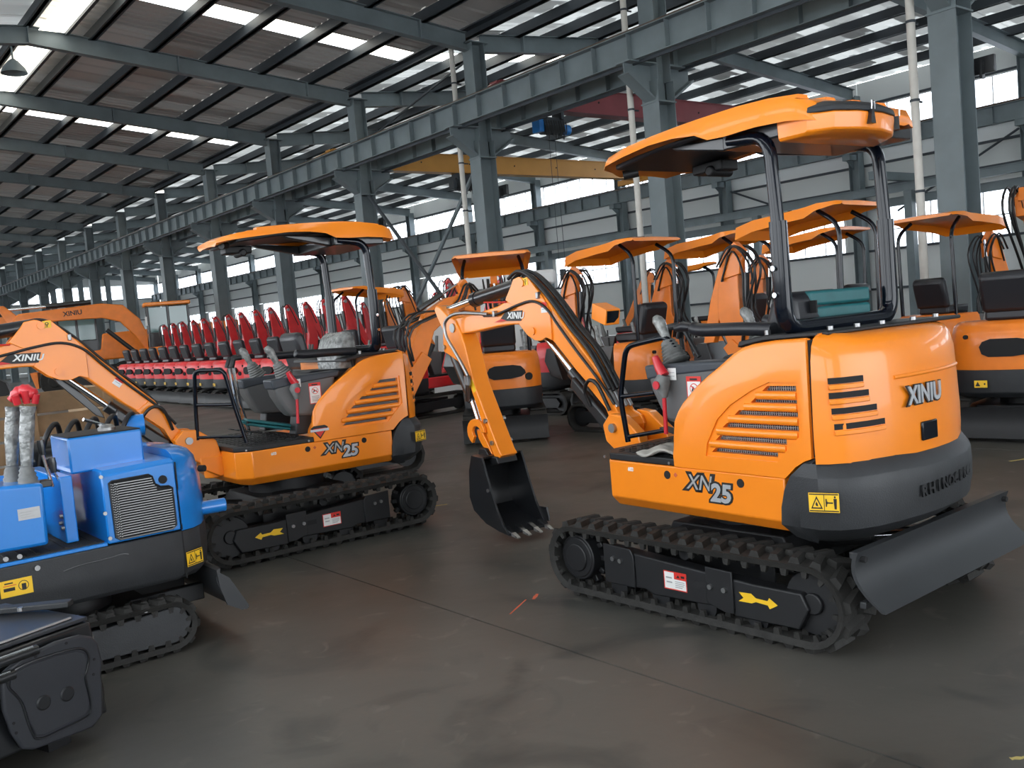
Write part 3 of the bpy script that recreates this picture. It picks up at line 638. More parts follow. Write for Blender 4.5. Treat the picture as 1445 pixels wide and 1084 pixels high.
    # rear hood, wraps round the tail
    ol = [(-.918, .738), (-.965, .712), (-1.015, .655), (-1.052, .56), (-1.078, .42), (-1.090, .26), (-1.088, .10), (-1.072, -.04), (-1.045, -.16), (-1.0, -.27), (-.935, -.38), (-.85, -.48), (-.74, -.555), (-.60, -.59)]
    ins = [(x+.0, y) for x, y in ol]
    def rring(z, d, zc=None):
        out = []; n = len(ol)
        for i, (x, y) in enumerate(ol):
            nx, ny = x+.35, y-.1; l = math.hypot(nx, ny); k = d/l
            zz = z
            out.append((x-nx*k if i else x, y-ny*k, zz))
        return out
    rs = [[(p[0], p[1], z+(.012 if k < 3 else 0)) for k, p in enumerate(rring(z, d))]+[(-.55, -.5, z), (-.55, .3, z), (-.918, .5, z)] for z, d in ((.86, .0), (.93, -.004), (1.02, -.004), (1.10, .0), (1.20, .004), (1.30, .010), (1.36, .025), (1.39, .045), (1.405, .075), (1.412, .13))]
    rh = MB().loft(rs).build('rear_hood', 'orange', t, smooth=50, T=SB)
    # rear vents: frames set on the curved corner
    for i, (ya, yb, z) in enumerate(((.70, .565, 1.222), (.70, .54, 1.160), (.695, .50, 1.094), (.69, .46, 1.028))):
        def surf(y):
            for (xa, y1), (xb, y2) in zip(ol, ol[1:]):
                if y2 <= y <= y1: f = (y1-y)/(y1-y2+1e-9); return xa+(xb-xa)*f
            return ol[0][0]
        n = 5; top = []; bot = []
        for k in range(n+1):
            y = ya+(yb-ya)*k/n; x = surf(y)+.012; top.append((x, y, z+.013)); bot.append((x, y+(0 if k < n else .0), z-.013))
        def strip(off, zz0, zz1, mk, nm, par, yo=0):
            rr = []
            for k in range(n+1):
                y = ya+(yb-ya)*k/n; x = surf(y)
                dx, dy = x+.35, y-.1; l = math.hypot(dx, dy); ux, uy = dx/l, dy/l
                rr.append([(x+ux*off, y+uy*off, zz0), (x+ux*off, y+uy*off, zz1), (x-ux*.03, y-uy*.03, zz1), (x-ux*.03, y-uy*.03, zz0)])
            return MB().loft(rr).build(nm, mk, par, smooth=60, bev=.003 if mk == 'orange' else 0)
        strip(.0065, z-.012, z+.013, 'dark', 'vent_slot', rh)
        strip(.014, z-.036, z-.015, 'orange', 'slat', rh)
    # raised name panel and latch on the tail
    def rear_T(y, z, d=.0, tilt=0):
        for (xa, y1), (xb, y2) in zip(ol, ol[1:]):
            if y2 <= y <= y1:
                f = (y1-y)/(y1-y2); x = xa+(xb-xa)*f; tx, ty = xb-xa, y2-y1; l = math.hypot(tx, ty); tx, ty = tx/l, ty/l
                return frame_T((x-d*abs(ty), y-d*(-tx if False else 0), z), (tx, ty, 0), (0, 0, 1))
        return I
    text('name_letters', 'XINIU', .118, 'bprint', rh, rear_T(.19, 1.112, .010), .003, .006, .0, 1.0, .86)
    text('name_letters', 'XINIU', .108, 'silver', rh, rear_T(.19, 1.114, .014), .003, .0035, .0, 1.06, .86)
    lt = MB().box((-.062, -.042, -.006), (.062, .042, .006)).build('latch', 'gloss', rh, T=rear_T(.165, .95, .010), bev=.012, seg=3)
    # hood ledge lines
    def ledge(z, ya, yb, nm='pressed_edge'):
        pts = []
        for k in range(9):
            y = ya+(yb-ya)*k/8
            for (xa, y1), (xb, y2) in zip(ol, ol[1:]):
                if y2 <= y <= y1: x = xa+(xb-xa)*(y1-y)/(y1-y2); pts.append((x+.006, y, z+.0)); break
        MB().tube(pts, .010, 8).build(nm, 'orange', rh, smooth=60)
    ledge(1.205, .38, -.25); ledge(1.0, .40, -.30)
    # dark top ledge
    b = MB(); b.prism([(-.45, 1.372), (-.60, 1.398), (-.95, 1.412), (-.95, 1.43), (-.62, 1.425), (-.46, 1.40)], -.42, .64)
    tp = b.build('top_cover', 'plate', t, bev=.006, T=SB)
    for i, (x, y) in enumerate(((-.60, .60), (-.72, .58), (-.86, .50), (-.90, .36), (-.92, .20), (-.92, -.05), (-.90, -.28))): MB().cyl((x, y, 1.42), (x, y, 1.445), .014, 8).build('bolt', 'zinc', tp)
    # counterweight
    cw = []
    co_ = [(-.93, .752), (-1.0, .715), (-1.05, .65), (-1.085, .56), (-1.108, .42), (-1.12, .26), (-1.118, .10), (-1.102, -.04), (-1.075, -.165), (-1.03, -.28), (-.96, -.395), (-.875, -.495), (-.76, -.575), (-.62, -.61)]
    for z, xs_, d, dz in ((.512, -.80, .14, 0), (.532, -.765, .085, 0), (.592, -.726, .004, 0), (.67, -.733, -.010, 0), (.745, -.753, -.013, 0), (.81, -.788, -.010, 0), (.818, -.795, -.006, 0), (.872, -.85, .030, 0), (.893, -.90, .06, 0)):
        r = [(xs_, .752-max(0, d)*.6, z), (xs_-(.93+xs_)*.5, .752-max(0, d)*.5, z)]
        for i, (x, y) in enumerate(co_):
            nx, ny = x+.35, y-.1; l = math.hypot(nx, ny); r.append((x-nx/l*d, y-ny/l*d, z+(-.012 if 4 < i < 9 else 0)*(1 if z > .8 else 0)))
        r += [(-.60, -.4, z), (-.60, .4, z), (xs_, .5, z)]; cw.append(r)
    cwo = MB().loft(cw).build('counterweight', 'cw', t, smooth=24, T=SB, bev=.008)
    decal('warning_decal', cwo, frame_T((-.976, .779, .722), (-.93, -.36, 0), (0, 0, 1)), .125, .082, WARN, 'yel')
    # embossed lettering following the right half of the tail
    word = 'RHINOCEROS'; seg_pts = [((-1.122, .28), (-1.118, .16)), ((-1.118, .16), (-1.108, .04)), ((-1.108, .04), (-1.09, -.08)), ((-1.09, -.08), (-1.05, -.2))]
    P = [Vector((*p, 0)) for p in ((-1.138, .30), (-1.140, .18), (-1.132, .06), (-1.112, -.07), (-1.075, -.19), (-1.02, -.31), (-.94, -.42))]
    acc = [0]
    for a_, b_ in zip(P, P[1:]): acc.append(acc[-1]+(b_-a_).length)
    for k, ch in enumerate(word):
        s = .005+k*.056; i = max(j for j in range(len(acc)-1) if acc[j] <= s) if s < acc[-1] else len(acc)-2; f = (s-acc[i])/(acc[i+1]-acc[i]); p = P[i].lerp(P[i+1], f); d = (P[i+1]-P[i]).normalized()
        text('embossed_letter', ch, .068, 'plate', cwo, frame_T((p.x, p.y, .70+.002*k), d, (0, 0, 1)), .004, .002)
    # ROPS frame
    xr = -.65; yl, yr = .54, -.30
    for yy, q in ((yl, -.02), (yr, .02)): MB().tube(fillet([(xr+.26, yy+q, 2.34), (xr+.02, yy, 2.315), (xr, yy, 1.88)], .10, 6), .031, 14).build('roll_bar_upper', 'gloss', t, smooth=60)
    b = MB(); b.tube(fillet([(xr, yl, 1.93), (xr, yl, 1.44), (xr, yr, 1.44), (xr, yr, 1.93)], .11, 7), .041, 16)
    rb = b.build('roll_bar_lower', 'gloss', t, smooth=60)
    for z in (1.60, 1.72): MB().cyl((xr, yl+.04, z), (xr, yl+.06, z), .012, 8).build('bolt', 'chrome', rb)
    for y in (.38, .12, -.14): MB().box((xr-.02, y-.012, 1.39), (xr+.02, y+.012, 1.43)).build('mount_lug', 'plate', rb)
    MB().box((xr-.06, yr-.02, 2.20), (xr+.3, yl+.02, 2.235), Matrix.Identity(4)).build('cross_member', 'plate', rb, bev=.01) if False else None
    # canopy
    CC = .18
    st = [(.545, 2.355, 2.372, .24), (.50, 2.360, 2.392, .34), (.42, 2.366, 2.408, .40), (.26, 2.382, 2.430, .43), (.05, 2.402, 2.446, .44), (-.12, 2.403, 2.456, .44), (-.26, 2.388, 2.462, .44), (-.34, 2.352, 2.464, .44), (-.44, 2.347, 2.466, .44), (-.62, 2.352, 2.460, .44), (-.78, 2.345, 2.442, .43), (-.86, 2.335, 2.415, .40), (-.91, 2.325, 2.370, .34)]
    fr = [-1, -.985, -.93, -.80, -.4, 0, .4, .80, .93, .985, 1]
    rings = []
    for x, zl, zt, hw in st:
        top = []; bot = []
        for f in fr:
            a = abs(f); zz = zt+.016*(1-a*a) if a < .9 else (zt+.005 if a < .95 else (zt*.55+zl*.45 if a < .99 else zl))
            top.append((x, CC+f*hw, zz))
        for f in fr[::-1]:
            a = abs(f); zz = zt+.016*(1-a*a)-.045 if a < .9 else (zt-.03 if a < .95 else zl+.004)
            bot.append((x, CC+f*(hw-.012), zz))
        rings.append(top+bot)
    cb = MB(); cb.loft(rings); can = cb.build('canopy', 'orange', t, smooth=45)
    for yy in (-.12, .08, .28, .48):   # raised ribs
        rb2 = [[(x, yy-.045, zt+.008), (x, yy-.03, zt+.026), (x, yy+.03, zt+.026), (x, yy+.045, zt+.008)] for x, zl, zt, hw in st[3:11]]
        MB().loft(rb2).build('canopy_rib', 'orange', can, smooth=40)
    # underside liner and the orange air duct
    MB().prism([(.42, 2.345), (.1, 2.385), (-.3, 2.40), (-.8, 2.385), (-.8, 2.41), (.1, 2.42), (.42, 2.38)], CC-.33, CC+.33).build('canopy_liner', 'seat', can, bev=.01)
    MB().box((-.80, yr-.03, 2.30), (-.36, yl+.0, 2.375)).prism([(-.36, 2.30), (-.36, 2.375), (.05, 2.395), (.0, 2.37)], yr+.06, yr+.12).prism([(-.36, 2.30), (-.36, 2.375), (.05, 2.395), (.0, 2.37)], yl-.12, yl-.06).build('canopy_bracket', 'black', can, bev=.008)
    MB().box((.12, CY-.26, 2.31), (.34, CY-.12, 2.37)).cyl((.2, CY-.28, 2.315), (.2, CY-.1, 2.315), .03).build('work_light', 'plate', can, bev=.01)
    MB().cyl((.44, CY+.20, 2.345), (.50, CY+.26, 2.335), .026, 16).build('work_light', 'plate', can)
    if main:
        # orange storage box on the rear of the canopy with a grey lid
        pl = [(-.70, .57), (-.86, .57), (-.95, .50), (-.985, .38), (-.985, .20), (-.95, .06), (-.89, -.04), (-.72, -.14)]
        b = MB(); b.loft([[(x*(1 if k else 1), y, z) for k, (x, y) in enumerate([(px+(.06 if px < -.72 else 0)*q, py-.02*q*(1 if py > .2 else -1)) for px, py in pl])] for z, q in ((2.272, .7), (2.286, .15), (2.345, 0), (2.36, 0))])
        bx = b.build('storage_box', 'orange', t, bev=.006, smooth=35)
        b = MB(); b.loft([[(px+(.05 if px < -.72 else 0)*q, py-.03*q*(1 if py > .2 else -1), z) for px, py in pl] for z, q in ((2.361, -.1), (2.385, 0), (2.405, .5), (2.42, 1.6))])
        ld = b.build('box_lid', 'cw', bx, smooth=35, bev=.005)
        for (x, y, nx, ny) in ((-.99, .30, -1, -.0), (-.925, .0, -.85, -.5)):
            T = frame_T((x, y, 2.335), (-ny, nx, 0), (0, 0, 1))
            MB().prism([(-.018, .03), (.018, .03), (.008, -.03), (-.008, -.03)], -.012, .012, T=Matrix.Rotation(R(90), 4, 'X') @ Matrix.Identity(4)).build('latch', 'black', bx, T=T)
            MB().tube([(-.012, .03, .012), (-.01, .065, .014), (.01, .065, .014), (.012, .03, .012)], .004, 6).build('latch_wire', 'chrome', bx, T=T)
    # seat
    sx, sy = -.42, .14
    b = MB(); b.prism([(-.62, 1.22), (-.12, 1.22), (-.08, 1.27), (-.12, 1.32), (-.60, 1.30)], sy-.24, sy+.24)
    s0 = b.build('seat_cushion', 'seat', t, bev=.03, seg=3)
    b = MB(); b.prism([(-.52, 1.26), (-.37, 1.26), (-.36, 1.42), (-.41, 1.56), (-.47, 1.615), (-.55, 1.60), (-.57, 1.42)], sy-.21, sy+.21)
    b.build('seat_back', 'wrap' if not main else 'seat', t, bev=.04, seg=3)
    MB().prism([(-.60, .835), (-.10, .835), (-.14, 1.22), (-.62, 1.22)], sy-.22, sy+.22).build('seat_box', 'plate', t, bev=.01)
    for s in (1, -1):
        MB().tube(curve([(-.50, sy+s*.29, 1.44), (-.30, sy+s*.29, 1.45), (-.05, sy+s*.29, 1.455), (.02, sy+s*.29, 1.47)]), [.034]*18+[.03], 12).build('armrest', 'seat', t, smooth=60)
        MB().cyl((-.50, sy+s*.26, 1.25), (-.46, sy+s*.29, 1.43), .018).build('armrest_arm', 'plate', t)
    # consoles with joysticks
    for s in (1, -1):
        yc = .45 if s > 0 else -.22
        b = MB(); b.prism([(.275, 1.27), (.245, 1.15), (.19, 1.05), (.14, .985), (-.15, .96), (-.20, 1.05), (-.26, 1.28), (-.10, 1.275), (.08, 1.262)], yc-.09, yc+.09)
        cn = b.build('console', 'console', t, bev=.025, seg=3)
        b = MB(); b.prism([(.285, 1.285), (.27, 1.205), (.12, 1.225), (-.28, 1.255), (-.30, 1.305), (.05, 1.295)], yc-.094, yc+.094).build('console_top', 'condark', cn, bev=.015, seg=3)
        MB().prism([(.09, 1.0), (-.16, .98), (-.14, .835), (.12, .835)], yc-.07, yc+.07).build('console_foot', 'plate', t, bev=.01)
        if s > 0:
            decal('no_riders_decal', cn, side_T(-.068, 1.145, yc+.0905), .10, .165, NORIDE)
            decal('small_decal', cn, side_T(.075, 1.24, yc+.0955), .058, .062, [('gprint', rect(.2, .3, .8, .35)), ('gprint', rect(.2, .6, .8, .65))])
            # red-grip safety lever
            lv = MB().tube([(.10, yc+.13, 1.24), (.115, yc+.135, 1.20), (.105, yc+.135, 1.12)], [.03, .045, .018], 12).build('lock_lever', 'boot', t, smooth=60)
            MB().cyl((.105, yc+.135, 1.12), (.115, yc+.13, .93), .011).build('lever_rod', 'redp', lv)
            MB().tube([(.155, yc+.13, 1.335), (.13, yc+.13, 1.28), (.10, yc+.13, 1.235)], [.018, .026, .03], 12).build('lever_grip', 'redp', lv, smooth=60)
            MB().cyl((.112, yc+.175, 1.19), (.112, yc+.183, 1.19), .022, 16).build('lever_button', 'redp', lv)
        # rubber bellows and wrapped stick, leaning forward
        bx_, bz = (.13, 1.29) if s > 0 else (.10, 1.29)
        p0 = Vector((bx_, yc, bz)); d = Vector((.42, 0, .90)).normalized(); rr = []; pp = []
        for k in range(15):
            pp.append(p0+d*(.13*k/14)); rr.append((.072-.036*k/14)*(1.0+(.09 if k % 2 else -.05)))
        be = MB().tube(pp, rr, 14).build('joystick_boot', 'boot', t, smooth=60)
        q = [p0+d*.12, p0+d*.18, p0+d*.235, p0+d*.255+Vector((.01, 0, 0)), p0+d*.275+Vector((.015, 0, 0))]
        MB().tube(q, [.022, .026, .033, .031, .018], 12).build('joystick_grip', 'wrap', be, smooth=60)
    if main:
        tl = MB().tube([(.20, .20, 1.30), (.265, .20, 1.40), (.30, .20, 1.455)], .013, 8).build('knee_lever', 'plate', t)
        MB().tube([(.24, .2, 1.462), (.30, .2, 1.470), (.36, .2, 1.462)], [.022, .030, .020], 12).build('lever_pad', 'seat', tl, smooth=60)
    # front guard rail
    fr_ = .46
    b = MB(); b.tube(fillet([(.575, fr_-.03, .84), (.60, fr_-.02, 1.10), (.50, fr_, 1.385), (.34, fr_, 1.41), (.18, fr_, 1.43), (.12, fr_, 1.36)], .06, 5) if main else fillet([(.50, fr_+.02, .83), (.56, fr_, 1.13), (.61, fr_, 1.40), (.78, .30, 1.41), (.79, .26, 1.1), (.80, .26, .88)], .05, 5), .0155, 10)
    b.tube([(.60, fr_-.02, 1.10), (.30, fr_+.0, 1.13)] if main else [(.555, fr_, 1.13), (.79, .26, 1.15)], .014, 8)
    b.tube([(.57, fr_-.03, .87), (.22, fr_+.02, .93)] if main else [(.5, fr_, .88), (.8, .27, .9)], .012, 8)
    b.build('guard_rail', 'gloss', t, smooth=60)
    # travel levers and pedals
    for y in (.08, .18):
        lv = MB().tube([(.36, y, .86), (.42, y, 1.15)], .012, 8).build('travel_lever', 'chrome' if not main else 'plate', t)
        MB().tube([(.42, y, 1.15), (.44, y, 1.40)], .014, 8).build('lever_rod', 'chrome' if not main else 'plate', lv)
        MB().tube([(.455, y, 1.40), (.43, y, 1.47), (.37, y, 1.475)], .022, 10).build('lever_grip', 'plate', lv, smooth=60)
    for y in (-.05, .10, .22): MB().prism([(.30, .86), (.46, .90), (.46, .91), (.30, .875)], y, y+.07).build('foot_pedal', 'plate', t, bev=.004)
    # swing bracket
    b = MB(); b.prism([(.50, .60), (.66, .58), (.80, .66), (.80, .74), (.50, .74)], CY-.16, CY+.16).prism([(.62, .70), (.80, .70), (.95, .80), (.97, .90), (.90, .97), (.80, .96), (.66, .86)], CY+.08, CY+.15).prism([(.62, .70), (.80, .70), (.95, .80), (.97, .90), (.90, .97), (.80, .96), (.66, .86)], CY-.15, CY-.08).cyl((.66, CY, .56), (.66, CY, .80), .075, 20)
    sw = b.build('swing_bracket', 'orange', t, bev=.008)
    MB().cyl((.87, CY-.17, .885), (.87, CY+.17, .885), .028, 16).build('pin', 'zinc', sw)
    MB().cyl((.84, CY-.12, .72), (.84, CY+.12, .72), .024, 16).build('pin', 'zinc', sw)
    # boom
    dx = 0.0 if main else .02
    near, far = CY+.07, CY-.07
    prof = [(2.785, 1.57), (2.765, 1.61), (2.694, 1.635), (2.365, 1.658), (2.10, 1.695), (1.96, 1.735), (1.90, 1.765), (1.61, 1.762), (1.545, 1.713), (1.419, 1.571), (1.236, 1.388), (1.06, 1.213), (.98, 1.07), (.91, .965), (.84, .935), (.815, .89), (.84, .845), (.89, .83), (.945, .85), (1.02, 1.005), (1.079, 1.052), (1.29, 1.225), (1.50, 1.420), (1.56, 1.462), (1.64, 1.50), (1.74, 1.52), (1.833, 1.548), (1.92, 1.553), (2.098, 1.55), (2.431, 1.521), (2.68, 1.508), (2.75, 1.52)]
    bm_ = MB().prism(prof, far+.012, near-.012).build('boom', 'orange', t, bev=.010, seg=3)
    # side plates: knuckle bosses
    knuck = [(1.99, 1.73), (1.91, 1.82), (1.878, 1.864), (1.816, 1.877), (1.79, 1.872), (1.765, 1.858), (1.735, 1.868), (1.711, 1.868), (1.661, 1.818), (1.60, 1.757), (1.545, 1.70), (1.50, 1.62), (1.60, 1.56), (1.75, 1.60), (1.88, 1.66)]
    lugp = [(1.50, 1.43), (1.56, 1.452), (1.62, 1.43), (1.69, 1.437), (1.76, 1.47), (1.85, 1.55), (1.75, 1.60), (1.60, 1.56), (1.50, 1.50)]
    foot = [(1.20, 1.15), (1.02, .99), (.95, .845), (.89, .825), (.835, .84), (.81, .89), (.835, .94), (.91, .97), (.98, 1.08), (1.10, 1.22)]
    for ya, yb in ((near-.02, near), (far, far+.02)):
        MB().prism(knuck[:-3]+[(1.50, 1.50)]+lugp[:6]+[(1.80, 1.63), (1.90, 1.68)], ya, yb).build('boom_side_plate', 'orange', bm_, bev=.004); MB().prism(foot, ya, yb).build('foot_plate', 'orange', bm_, bev=.004)
    for x, z, r in ((1.775, 1.832, .026), (1.696, 1.499, .026), (2.70, 1.563, .035), (.87, .885, .03)):
        MB().cyl((x, far-.01, z), (x, near+.01, z), r, 18).build('pin', 'zinc' if r > .03 else 'orange', bm_)
    for x, z in ((1.70, 1.84), (1.84, 1.84)):
        pass
    decal('lift_decal', bm_, frame_T((1.735, near+.0008, 1.838), (-1, 0, 0), (0, 0, 1)), .055, .05, [('bprint', circ(.5, .6, .22)), ('yel', circ(.5, .6, .12)), ('bprint', rect(.45, .1, .55, .4))], 'yel')
    # name badge on boom
    T = frame_T((1.945, near+.0012, 1.612), (-1, 0, -.05), (0, 0, 1))
    bd = MB().add([(-.13, -.032, 0), (.13, -.03, 0), (.15, .042, 0), (-.05, .034, 0), (-.13, -.032, .002), (.13, -.03, .002), (.15, .042, .002), (-.05, .034, .002)], [(0, 3, 2, 1), (4, 5, 6, 7), (0, 1, 5, 4), (1, 2, 6, 5), (2, 3, 7, 6), (3, 0, 4, 7)]).build('name_badge', 'bprint', bm_, T=T, smooth=0)
    MB().add([(-.26, -.045, 0), (-.10, -.03, 0), (-.16, -.016, 0), (-.26, -.045, .001), (-.10, -.03, .001), (-.16, -.016, .001)], [(0, 2, 1), (3, 4, 5), (0, 1, 4, 3), (1, 2, 5, 4), (2, 0, 3, 5)]).build('badge_swoosh', 'rprint', bm_, T=T @ Matrix.Translation((.06, .0, .0015)), smooth=0)
    text('name_letters', 'XINIU', .062, 'white', bm_, T @ Matrix.Translation((.065, .005, .0028)), .0005, .002, .25, 1.05, 1.1)
    decal('caution_decal', bm_, frame_T((1.555 if main else 1.30, near+.0012 if main else near-.0115, 1.652 if main else 1.385), (-1, 0, 0) if main else (-.75, 0, -.65), (0, 0, 1)), .062, .07, [('rprint', rect(0, .5, 1, 1)), ('gprint', rect(.2, .3, .8, .36))])
    # hoses along boom
    h = [(.93, near+.005, 1.02), (1.05, near+.012, 1.17), (1.25, near+.012, 1.365), (1.40, near+.012, 1.52), (1.52, near+.012, 1.645), (1.66, near+.012, 1.70), (1.83, near+.012, 1.685), (1.98, near+.010, 1.655), (2.12, near+.010, 1.632), (2.25, near+.012, 1.632)]
    MB().tube(curve(h, 5), .0095, 8).build('hydraulic_hose', 'hose', bm_, smooth=60)
    h = [(.95, far+.05, 1.10), (1.12, far+.04, 1.33), (1.30, far+.04, 1.50), (1.45, far+.04, 1.66), (1.58, far+.05, 1.79), (1.70, far+.06, 1.88), (1.80, far+.06, 1.90), (1.90, far+.06, 1.86)]
    for k in range(4 if main else 2): MB().tube(curve([(x+.008*k, y+.028*k, z+.012*(k % 2)-(0 if main else .035)) for x, y, z in h], 5), .013 if main else .010, 8).build('hydraulic_hose', 'hose', bm_, smooth=60)
    MB().tube(curve([(.96, near+.02, .98), (1.02, near+.05, 1.14), (1.10, near+.05, 1.17), (1.17, near+.03, 1.10), (1.16, near, 1.0)], 6), .012, 8).build('hydraulic_hose', 'hose', bm_, smooth=60)
    for x, z in ((1.60, 1.735), (2.12, 1.64)): MB().box((x-.012, near-.012, z-.022), (x+.012, near+.022, z+.022)).build('hose_clamp', 'zinc', bm_, bev=.004)
    for k in range(4):      # fittings near the boom foot
        MB().cyl((.98+.02*k, far+.03+.03*k, 1.12+.02*k), (.90+.01*k, far+.03+.03*k, 1.0), .013, 8).build('hose_fitting', 'zinc', bm_)
    # steel pipe loop over the stick pivot
    MB().tube(curve([(2.20, near+.012, 1.642), (2.34, near+.02, 1.655), (2.50, near+.04, 1.668), (2.62, near+.06, 1.655), (2.70, near+.07, 1.60), (2.69, near+.07, 1.50), (2.62, near+.06, 1.40), (2.55, near+.05, 1.30), (2.49, near+.04, 1.20)], 5), .013, 10).build('steel_pipe', 'zinc', bm_, smooth=60)
    # work lamp bracket (orange box with dark lens) on the far side
    wl_ = None if not main else MB().add([(1.12, far+.0, 1.50), (1.25, far+.0, 1.55), (1.27, far-.14, 1.55), (1.14, far-.14, 1.50), (1.10, far+.0, 1.60), (1.23, far+.0, 1.65), (1.25, far-.14, 1.65), (1.12, far-.14, 1.60)], [(0, 3, 2, 1), (4, 5, 6, 7), (0, 1, 5, 4), (1, 2, 6, 5), (2, 3, 7, 6), (3, 0, 4, 7)]).build('lamp_housing', 'orange', bm_, bev=.004)
    if main: MB().add([(1.1165, far-.012, 1.515), (1.1365, far-.128, 1.515), (1.1185, far-.128, 1.59), (1.0985, far-.012, 1.59), (1.13, far-.012, 1.515), (1.15, far-.128, 1.515), (1.13, far-.128, 1.59), (1.11, far-.012, 1.59)], [(0, 1, 2, 3), (4, 7, 6, 5), (0, 4, 5, 1), (1, 5, 6, 2), (2, 6, 7, 3), (3, 7, 4, 0)]).build('lamp_lens', 'gloss', bm_, smooth=0)
    # boom cylinder
    MB().cyl((.84, CY, .72), (1.39, CY, 1.215), .046, 18).build('boom_cylinder', 'black', t, smooth=60)
    MB().cyl((1.36, CY, 1.19), (1.69, CY, 1.492), .024, 16).build('boom_cylinder_rod', 'chrome', t, smooth=60)
    MB().prism([(1.00, .79), (1.36, 1.12), (1.33, 1.19), (.98, .90)], CY-.07, CY+.07).build('cylinder_guard', 'black', t, bev=.015)
    MB().prism([(1.73, 1.475), (1.69, 1.41), (1.46, 1.15), (1.40, 1.12), (1.43, 1.19), (1.62, 1.42)], CY-.07, CY-.045).build('rod_guard', 'black', t, bev=.004)
    # stick cylinder
    sc = MB().cyl((1.82, CY, 1.835), (2.46, CY, 1.762), .050, 18).cyl((2.42, CY, 1.767), (2.48, CY, 1.759), .056, 18).build('stick_cylinder', 'black', t, smooth=60)
    MB().cyl((2.45, CY, 1.762), (2.905, CY, 1.70), .026, 16).cyl((2.905, CY-.03, 1.70), (2.905, CY+.03, 1.70), .042, 16).build('stick_cylinder_rod', 'chrome', t, smooth=60)
    MB().tube([(2.28, near-.02, 1.73), (2.10, near-.005, 1.72), (1.98, near+.0, 1.715)], .006, 5).build('badge_swoosh', 'rprint', sc)
    # stick
    sp_ = [(2.95, 1.715), (2.92, 1.745), (2.87, 1.735), (2.76, 1.66), (2.66, 1.62), (2.60, 1.52), (2.555, 1.42), (2.48, 1.136), (2.354, .893), (2.225, .645), (2.195, .612), (2.235, .59), (2.30, .60), (2.335, .67), (2.43, .87), (2.545, 1.136), (2.67, 1.303), (2.80, 1.36), (2.86, 1.38), (2.865, 1.45), (2.85, 1.55), (2.92, 1.66)]
    stk = MB().prism(sp_, CY-.075, CY+.07).build('stick', 'orange', t, bev=.008, seg=2)
    decal('lift_decal', stk, frame_T((2.497, CY+.0705, 1.12), (-.45, 0, -.9), (.9, 0, -.45)), .10, .045, [('bprint', circ(.3, .5, .22, ax=.5)), ('yel', circ(.3, .5, .12, ax=.5)), ('bprint', circ(.7, .5, .22, ax=.5)), ('yel', circ(.7, .5, .12, ax=.5))], 'yel')
    for x, z in ((2.30, .70), (2.36, .86), (2.84, 1.42)): MB().cyl((x, CY-.10, z), (x, CY+.085, z), .018, 12).build('pin', 'zinc', stk)
    bc = MB().cyl((2.83, CY, 1.38), (2.62, CY, 1.0), .042, 16).build('bucket_cylinder', 'black', t, smooth=60)
    MB().cyl((2.64, CY, 1.03), (2.545, CY, .80), .021, 14).build('bucket_cylinder_rod', 'chrome', t, smooth=60)
    for q in (0, .03): MB().tube(curve([(2.49+q, CY+.105, 1.2), (2.52+q, CY+.09, 1.12), (2.58+q, CY+.06, 1.06), (2.62+q, CY+.04, 1.0)], 4), .010, 8).cyl((2.50+q, CY+.10, 1.20), (2.51+q, CY+.098, 1.13), .017, 8).build('hose_fitting', 'zinc', bc, smooth=60)
    # C-shaped link and bucket link
    cp = []; cx_, cz_ = 2.47, .775
    for k in range(13): a = R(-60+k*20); cp.append((cx_+.115*math.cos(a), cz_+.10*math.sin(a)))
    for k in range(12, -1, -1): a = R(-50+k*19); cp.append((cx_-.01+.055*math.cos(a), cz_+.045*math.sin(a)))
    for s in (1, -1): MB().prism(cp, CY+s*.075, CY+s*.10).build('bucket_link', 'orange', t, bev=.004)
    MB().prism([(2.52, .79), (2.50, .72), (2.40, .60), (2.33, .59), (2.36, .66), (2.44, .77)], CY-.06, CY+.06).build('bucket_link_arm', 'orange', t, bev=.006)
    MB().prism([(2.46, .66), (2.38, .655), (2.33, .60), (2.24, .60), (2.22, .55), (2.33, .53), (2.36, .56), (2.45, .55), (2.48, .60)], CY-.09, CY+.09).build('bucket_ear', 'plate', t, bev=.008)
    # bucket: back shell + two side plates + teeth
    by0, by1 = -.06, .30
    shell = [(2.30, .607), (2.428, .615), (2.475, .50), (2.492, .40), (2.498, .297), (2.455, .20), (2.38, .150), (2.308, .118), (2.142, .080), (2.03, .066)]
    inn = [(2.305, .590), (2.412, .598), (2.457, .49), (2.474, .40), (2.480, .305), (2.442, .215), (2.37, .168), (2.30, .136), (2.142, .096), (2.03, .078)]
    bk = MB().prism(shell+inn[::-1], by0, by1).build('bucket', 'black', t, smooth=30)
    sd = [(2.29, .607), (2.428, .615), (2.475, .50), (2.498, .297), (2.455, .20), (2.308, .118), (2.142, .080), (2.03, .066), (2.09, .13), (2.156, .234), (2.22, .40)]
    MB().prism(sd, by1-.012, by1+.006).build('bucket_side', 'black', bk, smooth=0, bev=.003); MB().prism(sd, by0-.006, by0+.012).build('bucket_side', 'black', bk, smooth=0, bev=.003)
    for i in range(4):
        y = by0+.03+i*(by1-by0-.06)/3; MB().loft([[(2.10, y-.022, .115), (2.10, y+.022, .115), (2.10, y+.022, .07), (2.10, y-.022, .07)], [(1.965, y-.014, .062), (1.965, y+.014, .062), (1.965, y+.014, .054), (1.965, y-.014, .054)]]).build('bucket_tooth', 'teeth' if False else 'black', bk, bev=.003)
        MB().loft([[(2.02, y-.019, .085), (2.02, y+.019, .085), (2.02, y+.019, .06), (2.02, y-.019, .06)], [(1.955, y-.012, .058), (1.955, y+.012, .058), (1.955, y+.012, .050), (1.955, y-.012, .050)]]).build('tooth_tip', 'teeth', bk)
